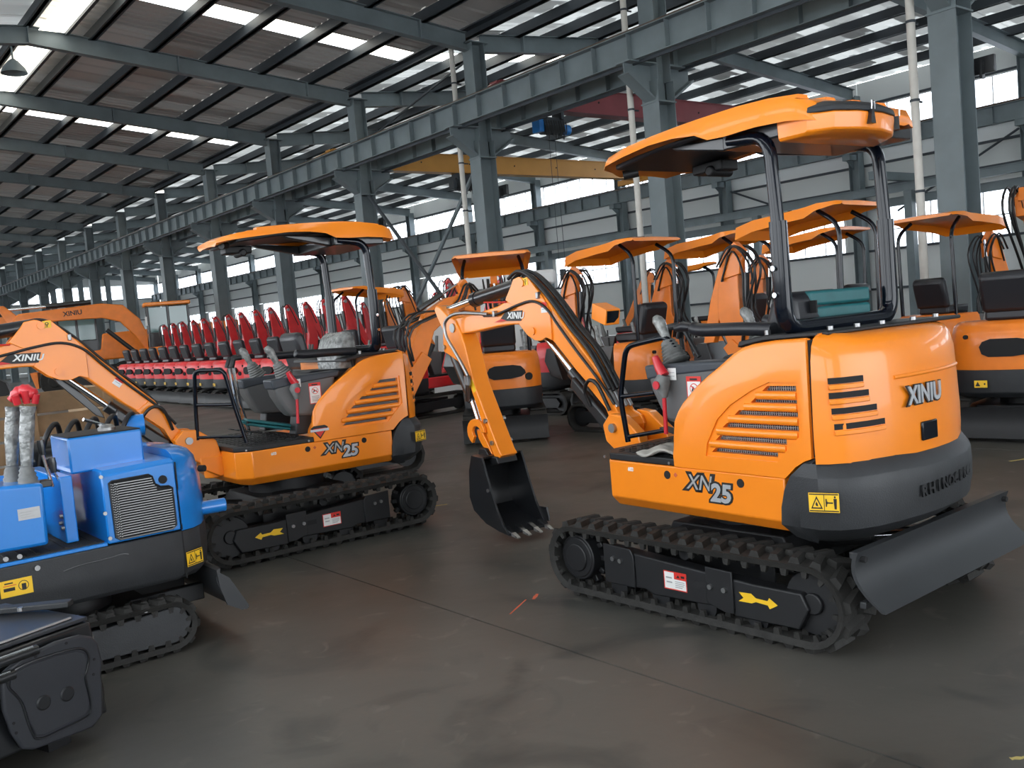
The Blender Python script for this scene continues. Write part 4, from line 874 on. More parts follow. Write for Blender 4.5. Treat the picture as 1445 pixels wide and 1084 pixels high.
    MB().prism([(2.16, .20), (2.05, .20), (2.03, .10), (2.10, .09)], by0-.02, by0-.004).build('side_cutter', 'black', bk, bev=.003)
    MB().cyl((2.24, by1+.004, .37), (2.24, by1+.014, .37), .014, 10).build('bolt', 'zinc', bk)

XN = thing('mini_excavator', 'nearest orange mini excavator on rubber tracks with dozer blade at the right', 'excavator', (4.21, 3.22, 0), 87.5)
undercarriage(XN, Matrix.Rotation(R(3.5), 4, 'Z')); upper(XN, True)
XM = thing('mini_excavator', 'orange mini excavator standing behind the blue machine, boom reaching out to the left', 'excavator', (3.34, 7.347, 0), 176.7)
undercarriage(XM, Matrix.Translation((.1, .17, 0)) @ Matrix.Rotation(R(181.5), 4, 'Z')); upper(XM, False)
# emblem on the side hood of the second machine
T = SB @ frame_T((-.135, .7425, .865), (-1, 0, 0), (0, 0, 1))
MB().add([(-.07, .035, 0), (-.045, .052, 0), (.045, .052, 0), (.07, .035, 0), (0, -.05, 0), (-.07, .035, .002), (-.045, .052, .002), (.045, .052, .002), (.07, .035, .002), (0, -.05, .002)], [(4, 3, 2, 1, 0), (5, 6, 7, 8, 9), (0, 1, 6, 5), (1, 2, 7, 6), (2, 3, 8, 7), (3, 4, 9, 8), (4, 0, 5, 9)]).build('shield_emblem', 'bprint', XM, T=T, smooth=0)
MB().add([(-.055, .030, 0), (.055, .030, 0), (0, -.036, 0), (-.055, .030, .003), (.055, .030, .003), (0, -.036, .003)], [(0, 2, 1), (3, 4, 5), (0, 1, 4, 3), (1, 2, 5, 4), (2, 0, 3, 5)]).build('emblem_field', 'rprint', XM, T=T, smooth=0)
MB().box((-.075, .008, 0), (.075, .026, .004)).build('emblem_band', 'silver', XM, T=T, smooth=0)

# ================================================================ BLUE COMPACT EXCAVATOR (front left)
BL = thing('mini_excavator', 'small blue and black mini excavator with wrapped control levers at the left', 'excavator', (1.2, 5.43, 0), 180)
def blue(t):
    I = Matrix.Identity(4); yn, yf = .44, -.42
    def side_T(x, z, y): return frame_T((x, y, z), (-1, 0, 0), (0, 0, 1))
    # tracks (one short, high loop per side)
    for s in (1, -1):
        ya, yb = (.28, .46) if s > 0 else (-.46, -.28)
        track_belt(t, I, ya, yb, -.33, .52, .147, .147, lug=.022, step=.085, th=.025)
        o = s*.447; ym = s*.37
        MB().prism([(-.36, .245), (-.395, .22), (-.43, .145), (-.395, .08), (-.34, .055), (-.0, .065), (.52, .075), (.60, .15), (.52, .235), (-.0, .225)], ym, o).build('track_frame', 'cw', t, bev=.006)
        for x in (-.33, .52):
            MB().cyl((x, ym-.04, .147), (x, ym+.04, .147), .10, 20).build('track_wheel', 'plate', t)
        MB().cyl((-.20, o-.03, .262), (-.20, o+.006, .262), .010, 8).build('bolt', 'zinc', t)
    MB().box((-.30, -.30, .13), (.45, .30, .26)).cyl((.05, 0, .24), (.05, 0, .36), .20, 24).build('centre_frame', 'plate', t, bev=.01)
    # blade at the rear
    prof = [(-.585, .385), (-.578, .33), (-.60, .25), (-.66, .17), (-.725, .135)]
    MB().prism(prof+[(x-.02, z+.008) for x, z in prof][::-1], -.46, .46).build('dozer_blade', 'blade', t, smooth=40)
    for s in (1, -1): MB().prism([(-.58, .385), (-.645, .335), (-.74, .155), (-.70, .14), (-.62, .19), (-.59, .29)], s*.46, s*.472).build('blade_end_plate', 'blade', t)
    for s in (1, -1): MB().box((-.60, s*.16-.03, .18), (-.2, s*.16+.03, .27)).build('blade_arm', 'plate', t, bev=.006)
    # black skirt
    pl = [(.60, yn), (-.43, yn), (-.545, yn-.06), (-.63, yn-.20), (-.66, 0), (-.63, -.22), (-.54, -.38), (-.40, yf), (.60, yf)]
    sk = MB(); sk.loft([[(x*(1-i*.0)+(.04*i if x < 0 else -.02*i), y*(1-.06*i), z) for x, y in pl] for z, i in ((.375, 1.), (.40, .3), (.50, 0), (.632, 0))])
    sko = sk.build('skirt', 'cw', t, bev=.006, smooth=30)
    MB().tube(curve([(.16, yn+.001, .555), (.08, yn+.001, .568), (-.05, yn+.001, .572), (-.12, yn+.001, .578), (-.15, yn+.001, .57)], 5), .004, 6).build('pressed_groove', 'black', sko)
    MB().box((-.434, yn-.002, .38), (-.428, yn+.002, .632)).build('seam', 'dark', sko, smooth=0)
    MB().cyl((.275, yn, .60), (.275, yn+.014, .60), .013, 10).build('bolt', 'zinc', sko)
    decal('warning_decal', sko, frame_T((-.487, yn-.010, .478), (-.88, -.47, 0), (0, 0, 1)), .118, .078, WARN, 'yel')
    decal('greasing_decal', sko, side_T(.372, .528, yn+.001), .14, .080, [('bprint', rect(.1, .35, .45, .55)), ('bprint', circ(.72, .55, .30, ax=.55)), ('yel', circ(.72, .55, .26, ax=.55)), ('bprint', rect(.66, .30, .80, .66)), ('bprint', rect(.14, .78, .4, .86)), ('rprint', rect(.1, .66, .5, .70))], 'yel')
    # platform
    MB().box((-.06, yf, .632), (.55, yn-.004, .650)).build('deck_edge', 'blue', t, bev=.004)
    fp = MB().box((-.05, yf+.02, .650), (.53, yn-.03, .656)).build('floor_mat', 'wood' if False else 'rubber', t)
    for i in range(9): MB().box((.52-.065*i, yf+.04, .656), (.505-.065*i, yn-.05, .660)).build('mat_ridge', 'rubber', fp, smooth=0)
    # engine hood
    hd = MB(); x0 = -.43
    hd.loft([[(-.062, yn, z0), (x0, yn, z0), (x0, yf, z0), (-.062, yf, z0)] for z0 in (.640,)]+[[(-.062, yn, .985), (x0, yn, 1.005), (x0, yf, 1.02), (-.062, yf, 1.0)]]+[[(-.07, yn-.03, 1.012), (x0, yn-.03, 1.022), (x0, yf+.03, 1.03), (-.07, yf+.03, 1.02)]])
    h = hd.build('engine_hood', 'blue', t, bev=.008)
    MB().add([(-.05, yn-.04, 1.0), (-.06, yn-.18, 1.055), (.015, .16, 1.05), (.06, .12, 1.045)], [(0, 1, 2, 3)])
    # grille: dark recess with silver bars and clipped corner
    gp = [(-.095, .945), (-.10, .67), (-.12, .655), (-.385, .655), (-.405, .672), (-.405, .868), (-.385, .882), (-.345, .885), (-.318, .905), (-.308, .945), (-.29, .958), (-.11, .955)]
    gr = MB().prism(gp, yn-.002, yn+.003).build('grille', 'dark', t, smooth=0)
    MB().tube([(x, yn+.004, z) for x, z in gp], .006, 6, closed=True).build('grille_rim', 'black', gr, smooth=50)
    for i in range(22):
        z = .668+i*.0128; xr_ = -.40 if z < .872 else (-.325 if z < .90 else -.31); MB().box((xr_, yn+.0035, z), (-.135 if z < .93 else -.12, yn+.0075, z+.0035)).build('grille_bar', 'zinc', gr, smooth=0)
    b = MB()
    for i in range(22):
        z = .664+i*.0128
        for j in range(4): b.box((-.134+.009*j, yn+.0035, z+.003*(j % 2)), (-.128+.009*j, yn+.0055, z+.006+.003*(j % 2)))
    o = b.build('grille_mesh', 'gprint', gr, smooth=0); o['kind'] = 'stuff'
    MB().cyl((-.362, yn, .92), (-.362, yn+.006, .92), .022, 20).build('rubber_plug', 'dark', h)
    for x, z in ((-.02, .985), (-.02, .80), (-.03, .67)): MB().cyl((x-.04, yn, z), (x-.04, yn+.01, z), .010, 8).build('bolt', 'zinc', h)
    # rounded rear end of the hood
    pr = [(-.434, yn), (-.50, yn-.02), (-.57, yn-.09), (-.625, yn-.20), (-.65, yn-.36), (-.655, -.05), (-.63, -.25), (-.55, -.38), (-.434, yf)]
    rr = [[(x if x > -.44 else x*(1-q)-.434*q, y*(1-q*.6), z) for x, y in pr] for z, q in ((.634, 0), (.75, -.03), (.90, .0), (1.0, .08), (1.04, .22), (1.06, .45), (1.062, .8))]
    rc = MB().loft(rr).build('rear_cover', 'blue', t, smooth=50)
    MB().box((-.437, yn-.003, .64), (-.431, yn+.002, 1.0)).build('seam', 'dark', rc, smooth=0)
    MB().cyl((-.60, .325, .93), (-.618, .355, .93), .018, 14).build('rubber_plug', 'dark', rc)
    MB().cyl((-.60, .26, .70), (-.74, .28, .70), .038, 18).build('exhaust_stub', 'blue', rc, bev=.006)
    # upper box beside the hood (fuel / tank) with a clamp lever
    ub = MB().box((-.335, -.10, 1.0), (.035, .27, 1.185)).build('tank_box', 'blue', t, bev=.010)
    MB().box((-.33, -.09, 1.185), (.03, .265, 1.190)).build('foam_strip', 'dark', ub)
    MB().lathe([(0, 0), (.045, 0), (.045, .015), (.03, .03), (0, .034)], 18, T=Matrix.Translation((-.20, .12, 1.19))).build('filler_cap', 'zinc', ub)
    MB().tube([(-.20, .12, 1.215), (-.08, .16, 1.265)], .009, 8).build('cap_lever', 'chrome', ub)
    MB().box((.04, yf+.04, .66), (.10, .30, 1.0)).build('bulkhead', 'blue', t, bev=.006)
    MB().box((.10, yf+.02, .66), (.52, yf+.06, .98)).build('front_panel', 'blue', t, bev=.006)
    MB().tube(curve([(.17, -.2, .72), (.2, -.12, .75), (.24, -.05, .72), (.27, -.02, .70)], 5), .03, 10).build('red_fitting', 'redp', t, smooth=60)
    for x, y, z in ((.05, .30, .76), (.05, .34, .74), (.05, .33, .80)): MB().cyl((x+.05, y-.05, z), (x+.065, y-.05, z), .010, 8).build('bolt', 'zinc', t)
    # control pedestal at the front left
    pd = MB(); pd.loft([[(.205, .14, .695), (.44, .14, .70), (.44, yn-.015, .70), (.205, yn-.015, .695)], [(.198, .14, 1.0), (.47, .14, 1.02), (.47, yn-.015, 1.02), (.198, yn-.015, 1.0)]])
    p = pd.build('control_pedestal', 'blue', t, bev=.018, seg=3)
    decal('rating_plate', p, side_T(.277, .865, yn-.0145), .098, .055, [('gprint', rect(.1, .65, .9, .72)), ('gprint', rect(.1, .42, .6, .49)), ('gprint', rect(.1, .2, .8, .27))], 'zinc')
    for x, z in ((.40, .668), (.34, .668)): MB().cyl((x, yn-.02, z), (x, yn-.01, z), .012, 8).build('bolt', 'zinc', p)
    for x, yy in ((.243, .335), (.285, .21)):
        pp = []; rr = []
        for k in range(9): pp.append((x+.004, yy, 1.0+.011*k)); rr.append(.052-.0026*k-(.006 if k % 2 else 0))
        bt = MB().tube(pp, rr, 16).build('joystick_boot', 'boot', t, smooth=60)
        pts = [(x+.002, yy, 1.08), (x-.004, yy, 1.14), (x-.012, yy, 1.22), (x-.022, yy, 1.29), (x-.03, yy, 1.34), (x-.036, yy, 1.375)]
        MB().tube(pts, [.026, .030, .034, .035, .033, .040], 12).build('wrapped_grip', 'wrap', bt, smooth=60)
    MB().box((.14, .27, .965), (.195, .33, 1.0)).build('lever_bracket', 'black', t, bev=.004)
    for x, yy, h2 in ((.165, .31, 1.20), (.115, .27, 1.10)):
        lv = MB().tube([(x-.03, yy, .96), (x, yy, h2-.07)], .008, 8).build('travel_lever', 'chrome', t)
        MB().tube([(x-.001, yy, h2-.075), (x+.001, yy, h2-.03), (x+.002, yy, h2)], [.015, .020, .017], 10).build('lever_knob', 'black', lv)
blue(BL)
tag(MB().tube(curve([(1.03, 5.10, 1.42), (1.00, 5.12, 1.45), (.97, 5.14, 1.445), (.93, 5.16, 1.41)], 5), [.022, .03, .034, .030, .03, .034, .030, .034, .028, .03, .034, .028, .03, .02, .02, .02], 10).tube([(.95, 5.10, 1.39), (.94, 5.09, 1.435)], .018, 8).tube([(.99, 5.10, 1.39), (.985, 5.09, 1.45)], .018, 8).tube([(1.025, 5.10, 1.385), (1.035, 5.09, 1.43)], .018, 8).build('work_glove', 'redp', smooth=60), 'red and white work glove lying on the wrapped lever tops at far left', 'glove')

# black machine body with a moulded cover, bottom left corner
BK = thing('black_loader', 'black machine with a moulded cover plate and hydraulic rods in the bottom left corner', 'loader', (.93, 4.1, 0), 200)
def blackbox(t):
    cov = [(.342, .126), (.375, .20), (.395, .30), (.392, .43), (.366, .447), (.298, .472), (.155, .486), (.055, .478), (.005, .455), (-.018, .417), (-.028, .338), (-.018, .293), (-.012, .20), (-.001, .119), (.048, .088), (.18, .095), (.30, .105)]
    c = MB().prism(cov, -.012, .012).build('cover_plate', 'panelblk', t, bev=.010, seg=3)
    inn = [(.292, .150), (.310, .212), (.325, .30), (.350, .350), (.368, .381), (.364, .42), (.34, .436), (.27, .444), (.16, .440), (.08, .430), (.045, .41), (.033, .373), (.045, .335), (.058, .30), (.048, .22), (.05, .165), (.075, .142), (.18, .138), (.26, .136)]
    cc = curve([(x, .013, z) for x, z in inn]+[(inn[0][0], .013, inn[0][1])], 3)
    MB().tube(cc[:-1], .005, 6, closed=True).build('pressed_groove', 'black', c, smooth=60)
    MB().prism([(x*.96+.008, z*.94+.018) for x, z in inn], .008, .016).build('raised_field', 'panelblk', c, bev=.006)
    for x, z in ((.243, .272), (.144, .268)):
        MB().lathe([(0, 0), (.030, 0), (.030, .004), (.024, .008), (0, .008)], 20, T=Matrix.Translation((x, .014, z)) @ Matrix.Rotation(R(-90), 4, 'X')).build('round_boss', 'black', c, smooth=30)
    for x, z in ((.365, .24), (.36, .20), (.01, .36), (.02, .30), (.12, .466), (.25, .458)): MB().cyl((x, .010, z), (x, .0145, z), .006, 8).build('bolt', 'dark', c)
    # body behind, sloped top plate
    b = MB(); b.add([(-.06, -.04, .10), (.62, -.04, .10), (.62, -.95, .10), (-.06, -.95, .10), (-.03, -.04, .50), (.62, -.04, .50), (.62, -.95, .52), (-.03, -.62, .52)], [(0, 3, 2, 1), (4, 5, 6, 7), (0, 1, 5, 4), (1, 2, 6, 5), (2, 3, 7, 6), (3, 0, 4, 7)])
    b.build('body', 'black', t, bev=.012)
    tp = MB().add([(-.03, -.06, .505), (.62, -.06, .505), (.62, -.9, .525), (.0, -.60, .525), (-.03, -.06, .52), (.62, -.06, .52), (.62, -.9, .54), (.0, -.60, .54)], [(0, 3, 2, 1), (4, 5, 6, 7), (0, 1, 5, 4), (1, 2, 6, 5), (2, 3, 7, 6), (3, 0, 4, 7)]).build('top_plate', 'panelblk', t, bev=.004)
    MB().box((-.03, -.03, .0), (.03, .34, .025), Matrix.Translation((.13, -.50, .54)) @ Matrix.Rotation(R(35), 4, 'Z')).build('hinge_bar', 'cw', tp, bev=.005)
    MB().cyl((.11, -.30, .565), (.11, -.30, .58), .012, 8).build('bolt', 'zinc', tp)
    MB().tube([(.02, -.10, .525), (.35, -.085, .525), (.62, -.08, .525)], .006, 6).build('edge_rod', 'zinc', tp)
    for z, x1 in ((.485, .245), (.425, .345)):
        MB().cyl((x1, .02, z), (.64, .02, z-.0), .020, 14).build('hydraulic_cylinder', 'black', t)
        MB().cyl((x1+.02, .03, z+.018), (.64, .03, z+.018), .006, 8).build('cylinder_rod', 'chrome', t)
    MB().cyl((-.05, -.16, .20), (.06, -.16, .20), .13, 28).cyl((-.06, -.16, .20), (-.04, -.16, .20), .07, 20).build('wheel', 'rubber', t, bev=.02)
    MB().tube([(-.06, -.16, .44), (-.075, -.18, .40), (-.07, -.20, .36)], [.03, .045, .035], 10).build('foil_wrap', 'wrap', t, smooth=60)
    for s in (0, 1): MB().box((.05+s*.45, -.85, 0), (.15+s*.45, -.15, .11)).build('skid', 'black', t)
blackbox(BK)

# ================================================================ SMALL MACHINES OF THE BACKGROUND ROWS
def small(kind, canopy, label, loc, rz, pose='folded', group=None, lite=False):
    t = thing('mini_excavator', label, 'excavator', loc, rz, group)
    P = {'orange': 'oran2', 'red': 'red', 'blue': 'blue'}[kind]
    for s in (1, -1):
        ya, yb = (.33, .55) if s > 0 else (-.55, -.33)
        b = MB(); st_ = stadium(-.55, .55, .19, .19, 6); st2 = stadium(-.55, .55, .19, .155, 6); n = len(st_)
        b.loft([[(a[0], ya, a[1]), (a[0], yb, a[1]), (c[0], yb, c[1]), (c[0], ya, c[1])] for a, c in zip(st_+st_[:1], st2+st2[:1])], cap=False)
        for i in range(0, 24):
            x = -.6+i*.052
            for z in (.375, -.005): b.box((x, ya, z), (x+.025, yb, z+.015))
        b.build('rubber_track', 'rubber', t)
        MB().prism([(-.52, .12), (.52, .12), (.56, .19), (.5, .27), (-.5, .27), (-.56, .19)], s*.40, s*.52).build('track_frame', 'plate', t)
        for x in (-.55, .55): MB().cyl((x, s*.42, .19), (x, s*.46, .19), .13, 16).build('track_wheel', 'plate', t)
    MB().box((-.4, -.34, .15), (.4, .34, .30)).cyl((0, 0, .3), (0, 0, .42), .22, 16).build('centre_frame', 'plate', t)
    MB().prism([(-.86, .04), (-.82, .12), (-.80, .24), (-.84, .34), (-.87, .34), (-.84, .23), (-.86, .12), (-.90, .04)], -.55, .55).box((-.82, -.2, .15), (-.5, .2, .24)).build('dozer_blade', 'plate', t)
    # counterweight and tail body (plan arc)
    arc = [(-.18, .53), (-.50, .52), (-.64, .42), (-.71, .24), (-.73, 0), (-.71, -.24), (-.64, -.42), (-.50, -.52), (-.18, -.53)]
    MB().loft([[(x*q, y*q, z) for x, y in arc] for z, q in ((.41, .90), (.46, .98), (.60, 1.), (.69, 1.0))]).build('counterweight', 'cw', t, bev=.01)
    bd = MB().loft([[(x*q, y*q, z) for x, y in arc] for z, q in ((.69, .995), (.90, 1.0), (1.04, .985), (1.12, .95), (1.16, .88))]).build('tail_hood', P, t, smooth=45)
    gp = [(0, .20), (-.03, .25), (-.10, .275), (-.34, .275), (-.44, .255), (-.49, .20), (-.50, .16), (-.44, .12), (-.30, .10), (-.08, .10), (-.02, .13)]
    MB().prism([(y+.18, z+.72) for y, z in gp], .0, .05, T=Matrix.Translation((-.745, 0, 0)) @ Matrix(((0, 1, 0, 0), (1, 0, 0, 0), (0, 0, 1, 0), (0, 0, 0, 1)))).build('grille', 'dark', bd)
    MB().cyl((-.68, -.36, .83), (-.64, -.345, .83), .05, 16).build('lock_cap', 'dark', bd)
    MB().cyl((-.70, .32, 1.02), (-.62, .31, 1.02), .022, 10).build('rubber_plug', 'dark', bd)
    decal('warning_decal', t, frame_T((-.742, .18, .555), (0, -1, 0), (0, 0, 1)), .12, .07, [('bprint', [(.07, .18), (.46, .18), (.265, .84)]), ('bprint', circ(.8, .5, .14, ax=.5))], 'yel')
    MB().box((-.2, -.53, .50), (.52, .53, .69)).build('house_frame', P, t, bev=.02)
    MB().box((-.18, -.52, .69), (.52, .52, .72)).build('floor_plate', 'plate', t)
    # seat
    MB().prism([(-.42, 1.16), (.04, 1.16), (.06, 1.27), (-.40, 1.27)], -.22, .22).build('seat_cushion', 'seat', t, bev=.03)
    MB().prism([(-.44, 1.24), (-.33, 1.24), (-.40, 1.62), (-.47, 1.66), (-.53, 1.60)], -.23, .23).build('seat_back', 'seat', t, bev=.04)
    MB().box((-.35, -.2, .72), (.0, .2, 1.16)).build('seat_box', 'plate', t)
    for s in (1, -1):
        MB().prism([(.05, .72), (.22, .72), (.26, 1.12), (-.10, 1.12)], s*.30, s*.44).build('console', 'console', t, bev=.01)
        MB().tube([(.18, s*.37, 1.12), (.22, s*.37, 1.26), (.25, s*.36, 1.40)], [.05, .03, .026], 8).build('joystick', 'wrap' if kind == 'orange' else 'boot', t, smooth=60)
        MB().tube([(.42, s*.08, .72), (.44, s*.08, 1.22)], .012, 6).build('travel_lever', 'plate', t)
    # boom
    MB().prism([(.50, .46), (.74, .50), (.80, .66), (.74, .78), (.50, .70)], -.11, .11).build('swing_bracket', P, t, bev=.01)
    if pose == 'folded': bo = [(.70, .60), (.80, .66), (1.16, 1.30), (1.20, 1.62), (1.10, 2.02), (.98, 2.34), (.90, 2.33), (.92, 2.0), (.96, 1.62), (.92, 1.36), (.62, .70)]; el = (.94, 2.30); sk = [(.88, 2.36), (.98, 2.44), (1.10, 2.30), (1.46, 1.52), (1.74, 1.0), (1.66, .94), (1.34, 1.42), (.96, 2.12)]; bx = (1.70, .97)
    elif pose == 'low': bo = [(.70, .60), (.80, .66), (1.16, 1.20), (1.30, 1.52), (1.62, 1.74), (1.88, 1.86), (1.84, 1.95), (1.50, 1.90), (1.20, 1.74), (1.02, 1.46), (.62, .70)]; el = (1.84, 1.90); sk = [(1.70, 2.06), (1.80, 2.12), (1.93, 1.95), (1.98, 1.6), (1.90, 1.20), (1.82, 1.20), (1.80, 1.6), (1.78, 1.85)]; bx = (1.86, 1.22)
    elif pose == 'tuck': bo = [(.68, .60), (.80, .62), (1.08, 1.05), (1.20, 1.42), (1.16, 1.80), (1.02, 2.10), (.88, 2.08), (.90, 1.78), (.90, 1.48), (.80, 1.24), (.60, .70)]; el = (.95, 2.03); sk = [(.80, 2.12), (.92, 2.24), (1.08, 2.12), (1.28, 1.62), (1.42, 1.12), (1.30, 1.06), (1.14, 1.50), (.96, 1.92)]; bx = (1.34, 1.08)
    else: bo = [(.70, .60), (.80, .66), (1.02, 1.30), (.98, 1.70), (.72, 2.10), (.46, 2.40), (.36, 2.36), (.54, 2.02), (.76, 1.62), (.80, 1.36), (.62, .70)]; el = (.42, 2.36); sk = [(.28, 2.36), (.34, 2.50), (.48, 2.48), (.98, 2.20), (1.50, 1.62), (1.44, 1.54), (.90, 1.98), (.46, 2.28)]; bx = (1.47, 1.58)
    bm_ = MB().prism(bo, -.055, .055).build('boom', P, t, bev=.01)
    sk_ = MB().prism(sk, -.05, .05).build('stick', P, t, bev=.008)
    MB().cyl((el[0], -.08, el[1]), (el[0], .08, el[1]), .04, 12).build('pin', 'zinc', bm_)
    k = len(bo)//2
    MB().cyl((bo[1][0]+.06, 0, bo[1][1]), ((bo[2][0]+bo[3][0])/2+.06, 0, bo[3][1]-.15), .036, 10).build('boom_cylinder', 'black', t)
    a = Vector((bo[8][0]-.06, 0, bo[8][1]+.05)); c = Vector((sk[0][0], 0, sk[0][1])); m = a.lerp(c, .6)
    MB().cyl(a, m, .035, 10).build('stick_cylinder', 'black', t); MB().cyl(m, c, .018, 8).build('cylinder_rod', 'chrome', t)
    if not lite:
        MB().prism([(el[0]-.10, el[1]-.16), (el[0]+.12, el[1]-.20), (el[0]+.14, el[1]+.04), (el[0], el[1]+.10), (el[0]-.12, el[1]+.04)], -.085, .085).build('knuckle', P, bm_, bev=.008)
        MB().prism([(bo[0][0]-.02, bo[0][1]), (bo[1][0]+.06, bo[1][1]+.02), (bo[2][0]+.06, bo[2][1]), (bo[2][0]-.06, bo[2][1]+.10), (bo[-1][0]-.02, bo[-1][1]+.06)], -.08, .08).build('boom_root', P, bm_, bev=.01)
        for q in range(4):
            yq = (-.10, -.06, .06, .10)[q]; MB().tube(curve([(bo[2][0]-.2, yq, bo[2][1]), (bo[3][0]-.34-.03*q, yq*1.3, bo[3][1]+.05), (el[0]-.24-.03*q, yq*1.4, el[1]-.10), (el[0]-.06, yq*1.6, el[1]+.16), (el[0]+.16, yq*1.4, el[1]-.06)], 4), .013, 6).build('hydraulic_hose', 'hose', t, smooth=60)
    for j in range(3 if not lite else 2):
        yy = (.065, -.065, .05)[j]; pts = [(bo[-2][0]-.03, yy, bo[-2][1]-.45), (bo[-2][0]-.09-.03*j, yy*1.1, bo[-2][1]), (bo[-3][0]-.08-.04*j, yy*1.2, bo[-3][1]), (el[0]-.14-.05*j, yy*1.4, el[1]-.12), (el[0]-.02, yy*1.5, el[1]+.10+.03*j), (sk[3][0]*.5+el[0]*.5-.03, yy*1.5, sk[3][1]*.5+el[1]*.5-.02)]
        MB().tube(curve(pts, 4), .012, 6).build('hydraulic_hose', 'hose', t, smooth=60)
    sg = -1 if pose == 'low' else 1; bpts = [(bx[0]-.06, bx[1]+.04), (bx[0]+.08, bx[1]+.04), (bx[0]+.14, bx[1]-.14), (bx[0]+.02, bx[1]-.36), (bx[0]-.20, bx[1]-.42), (bx[0]-.12, bx[1]-.18)]
    if pose == 'low': bpts = [(2*bx[0]-x-.08, z) for x, z in bpts][::-1]; bpts = [(x-.12, z) for x, z in bpts]
    MB().prism(bpts, -.19, .19).build('bucket', 'black', t, bev=.01)
    if canopy:
        for s in (1, -1): MB().tube(fillet([(-.50, s*.40, 1.12), (-.52, s*.40, 2.25), (-.28, s*.36, 2.41)], .18, 5), .024, 8).build('canopy_post', 'gloss', t, smooth=60)
        st = [(.68, 2.22, 2.25, .40), (.63, 2.22, 2.35, .47), (.40, 2.28, 2.40, .50), (.0, 2.325, 2.43, .50), (-.20, 2.34, 2.45, .50), (-.34, 2.40, 2.47, .52), (-.54, 2.43, 2.47, .52), (-.60, 2.43, 2.455, .49)]
        fr = [-1, -.93, -.8, 0, .8, .93, 1]; rings = []
        for x, zl, zt, hw in st:
            top = [(x, f*hw, zt+.015*(1-f*f) if abs(f) < .95 else zl) for f in fr]; bot = [(x, f*(hw-.02), (zt-.03) if abs(f) < .95 else zl+.01) for f in fr[::-1]]; rings.append(top+bot)
        MB().loft(rings).build('canopy', 'orange' if kind == 'orange' else P, t, smooth=40)
    return t
G1 = 'mini excavators of the orange rows behind'
small('orange', True, 'orange mini excavator with canopy seen from behind through the near boom, black oval tail grille', (7.9, 10.25, 0), 52, 'tuck', G1)
small('orange', True, 'orange mini excavator with long canopy between the near boom and the nearest machine', (9.05, 8.9, 0), 93, 'tuck', G1)
small('orange', True, 'orange mini excavator with long canopy just left of the near roll bar', (10.3, 8.25, 0), 93, 'tuck', G1)
small('orange', True, 'orange mini excavator whose canopy shows between the near roll bar posts', (8.78, 5.85, 0), 95, 'tuck', G1)
small('orange', True, 'small distant orange mini excavator, canopy below the second long canopy', (16.9, 14.5, 0), 130, 'folded', G1)
small('orange', True, 'orange mini excavator, darker canopy showing right of the near roll bar centre', (12.2, 8.05, 0), 95, 'tuck', G1)
small('orange', False, 'orange mini excavator with black seat back facing the camera at the right edge', (10.1, 4.35, 0), 8, 'fold2', G1)
small('orange', True, 'orange mini excavator under a shaded red-brown canopy at the right, behind the black seat', (12.7, 6.35, 0), -8, 'tuck', G1)
small('orange', False, 'orange mini excavator with raised angular boom behind the near bucket arm', (4.95, 9.45, 0), -3, 'low', G1)
small('orange', True, 'orange mini excavator with dull canopy seen through the roll bar of the second machine', (9.6, 16.7, 0), 5, 'folded', G1)
small('blue', False, 'blue mini excavator partly hidden behind the right-hand canopy', (18.8, 9.0, 0), 200, 'folded')
GR = 'red mini excavators in rows'
r0 = small('red', False, 'red mini excavator behind the tail of the second orange machine, red tail hood in shade', (9.1, 14.3, 0), 8, 'folded', GR, True)
TR = tree_of(r0)
dup(r0, TR, (10.2, 11.9, 0), 100, 'nearer red mini excavator right of the white wrapped stack, boom folded high', GR)
dup(r0, TR, (12.5, 12.4, 0), 100, 'red mini excavator beside the post of the long canopy, right of the white wrapped stack', GR)
for k in range(14):
    y = 34.0-1.16*k
    dup(r0, TR, (10.35-.07*k, y, 0), 5+random.uniform(-3, 3), f'red mini excavator, {ords[k]} from the left in the long front row', GR)
o0 = small('orange', False, 'orange mini excavator among the reds at their left end, below the large cab', (13.2, 34.2, 0), 3, 'folded', 'orange mini excavators among the red rows', True)
TO = tree_of(o0); n = 0
for k in range(1, 12):
    y = 34.2-1.28*k
    if abs((y-7.2+3) % 6-3) < .55: continue
    if k in (3, 9): dup(o0, TO, (12.95, y, 0), 20, 'orange mini excavator with raised boom among the reds, ' + ('right of the large cab' if k == 3 else 'behind the second machine seat'), 'orange mini excavators among the red rows')
    else: dup(r0, TR, (12.95, y, 0), 20+random.uniform(-2, 2), f'red mini excavator, {ords[n]} from the left in the rear row, only its boom showing', GR); n += 1

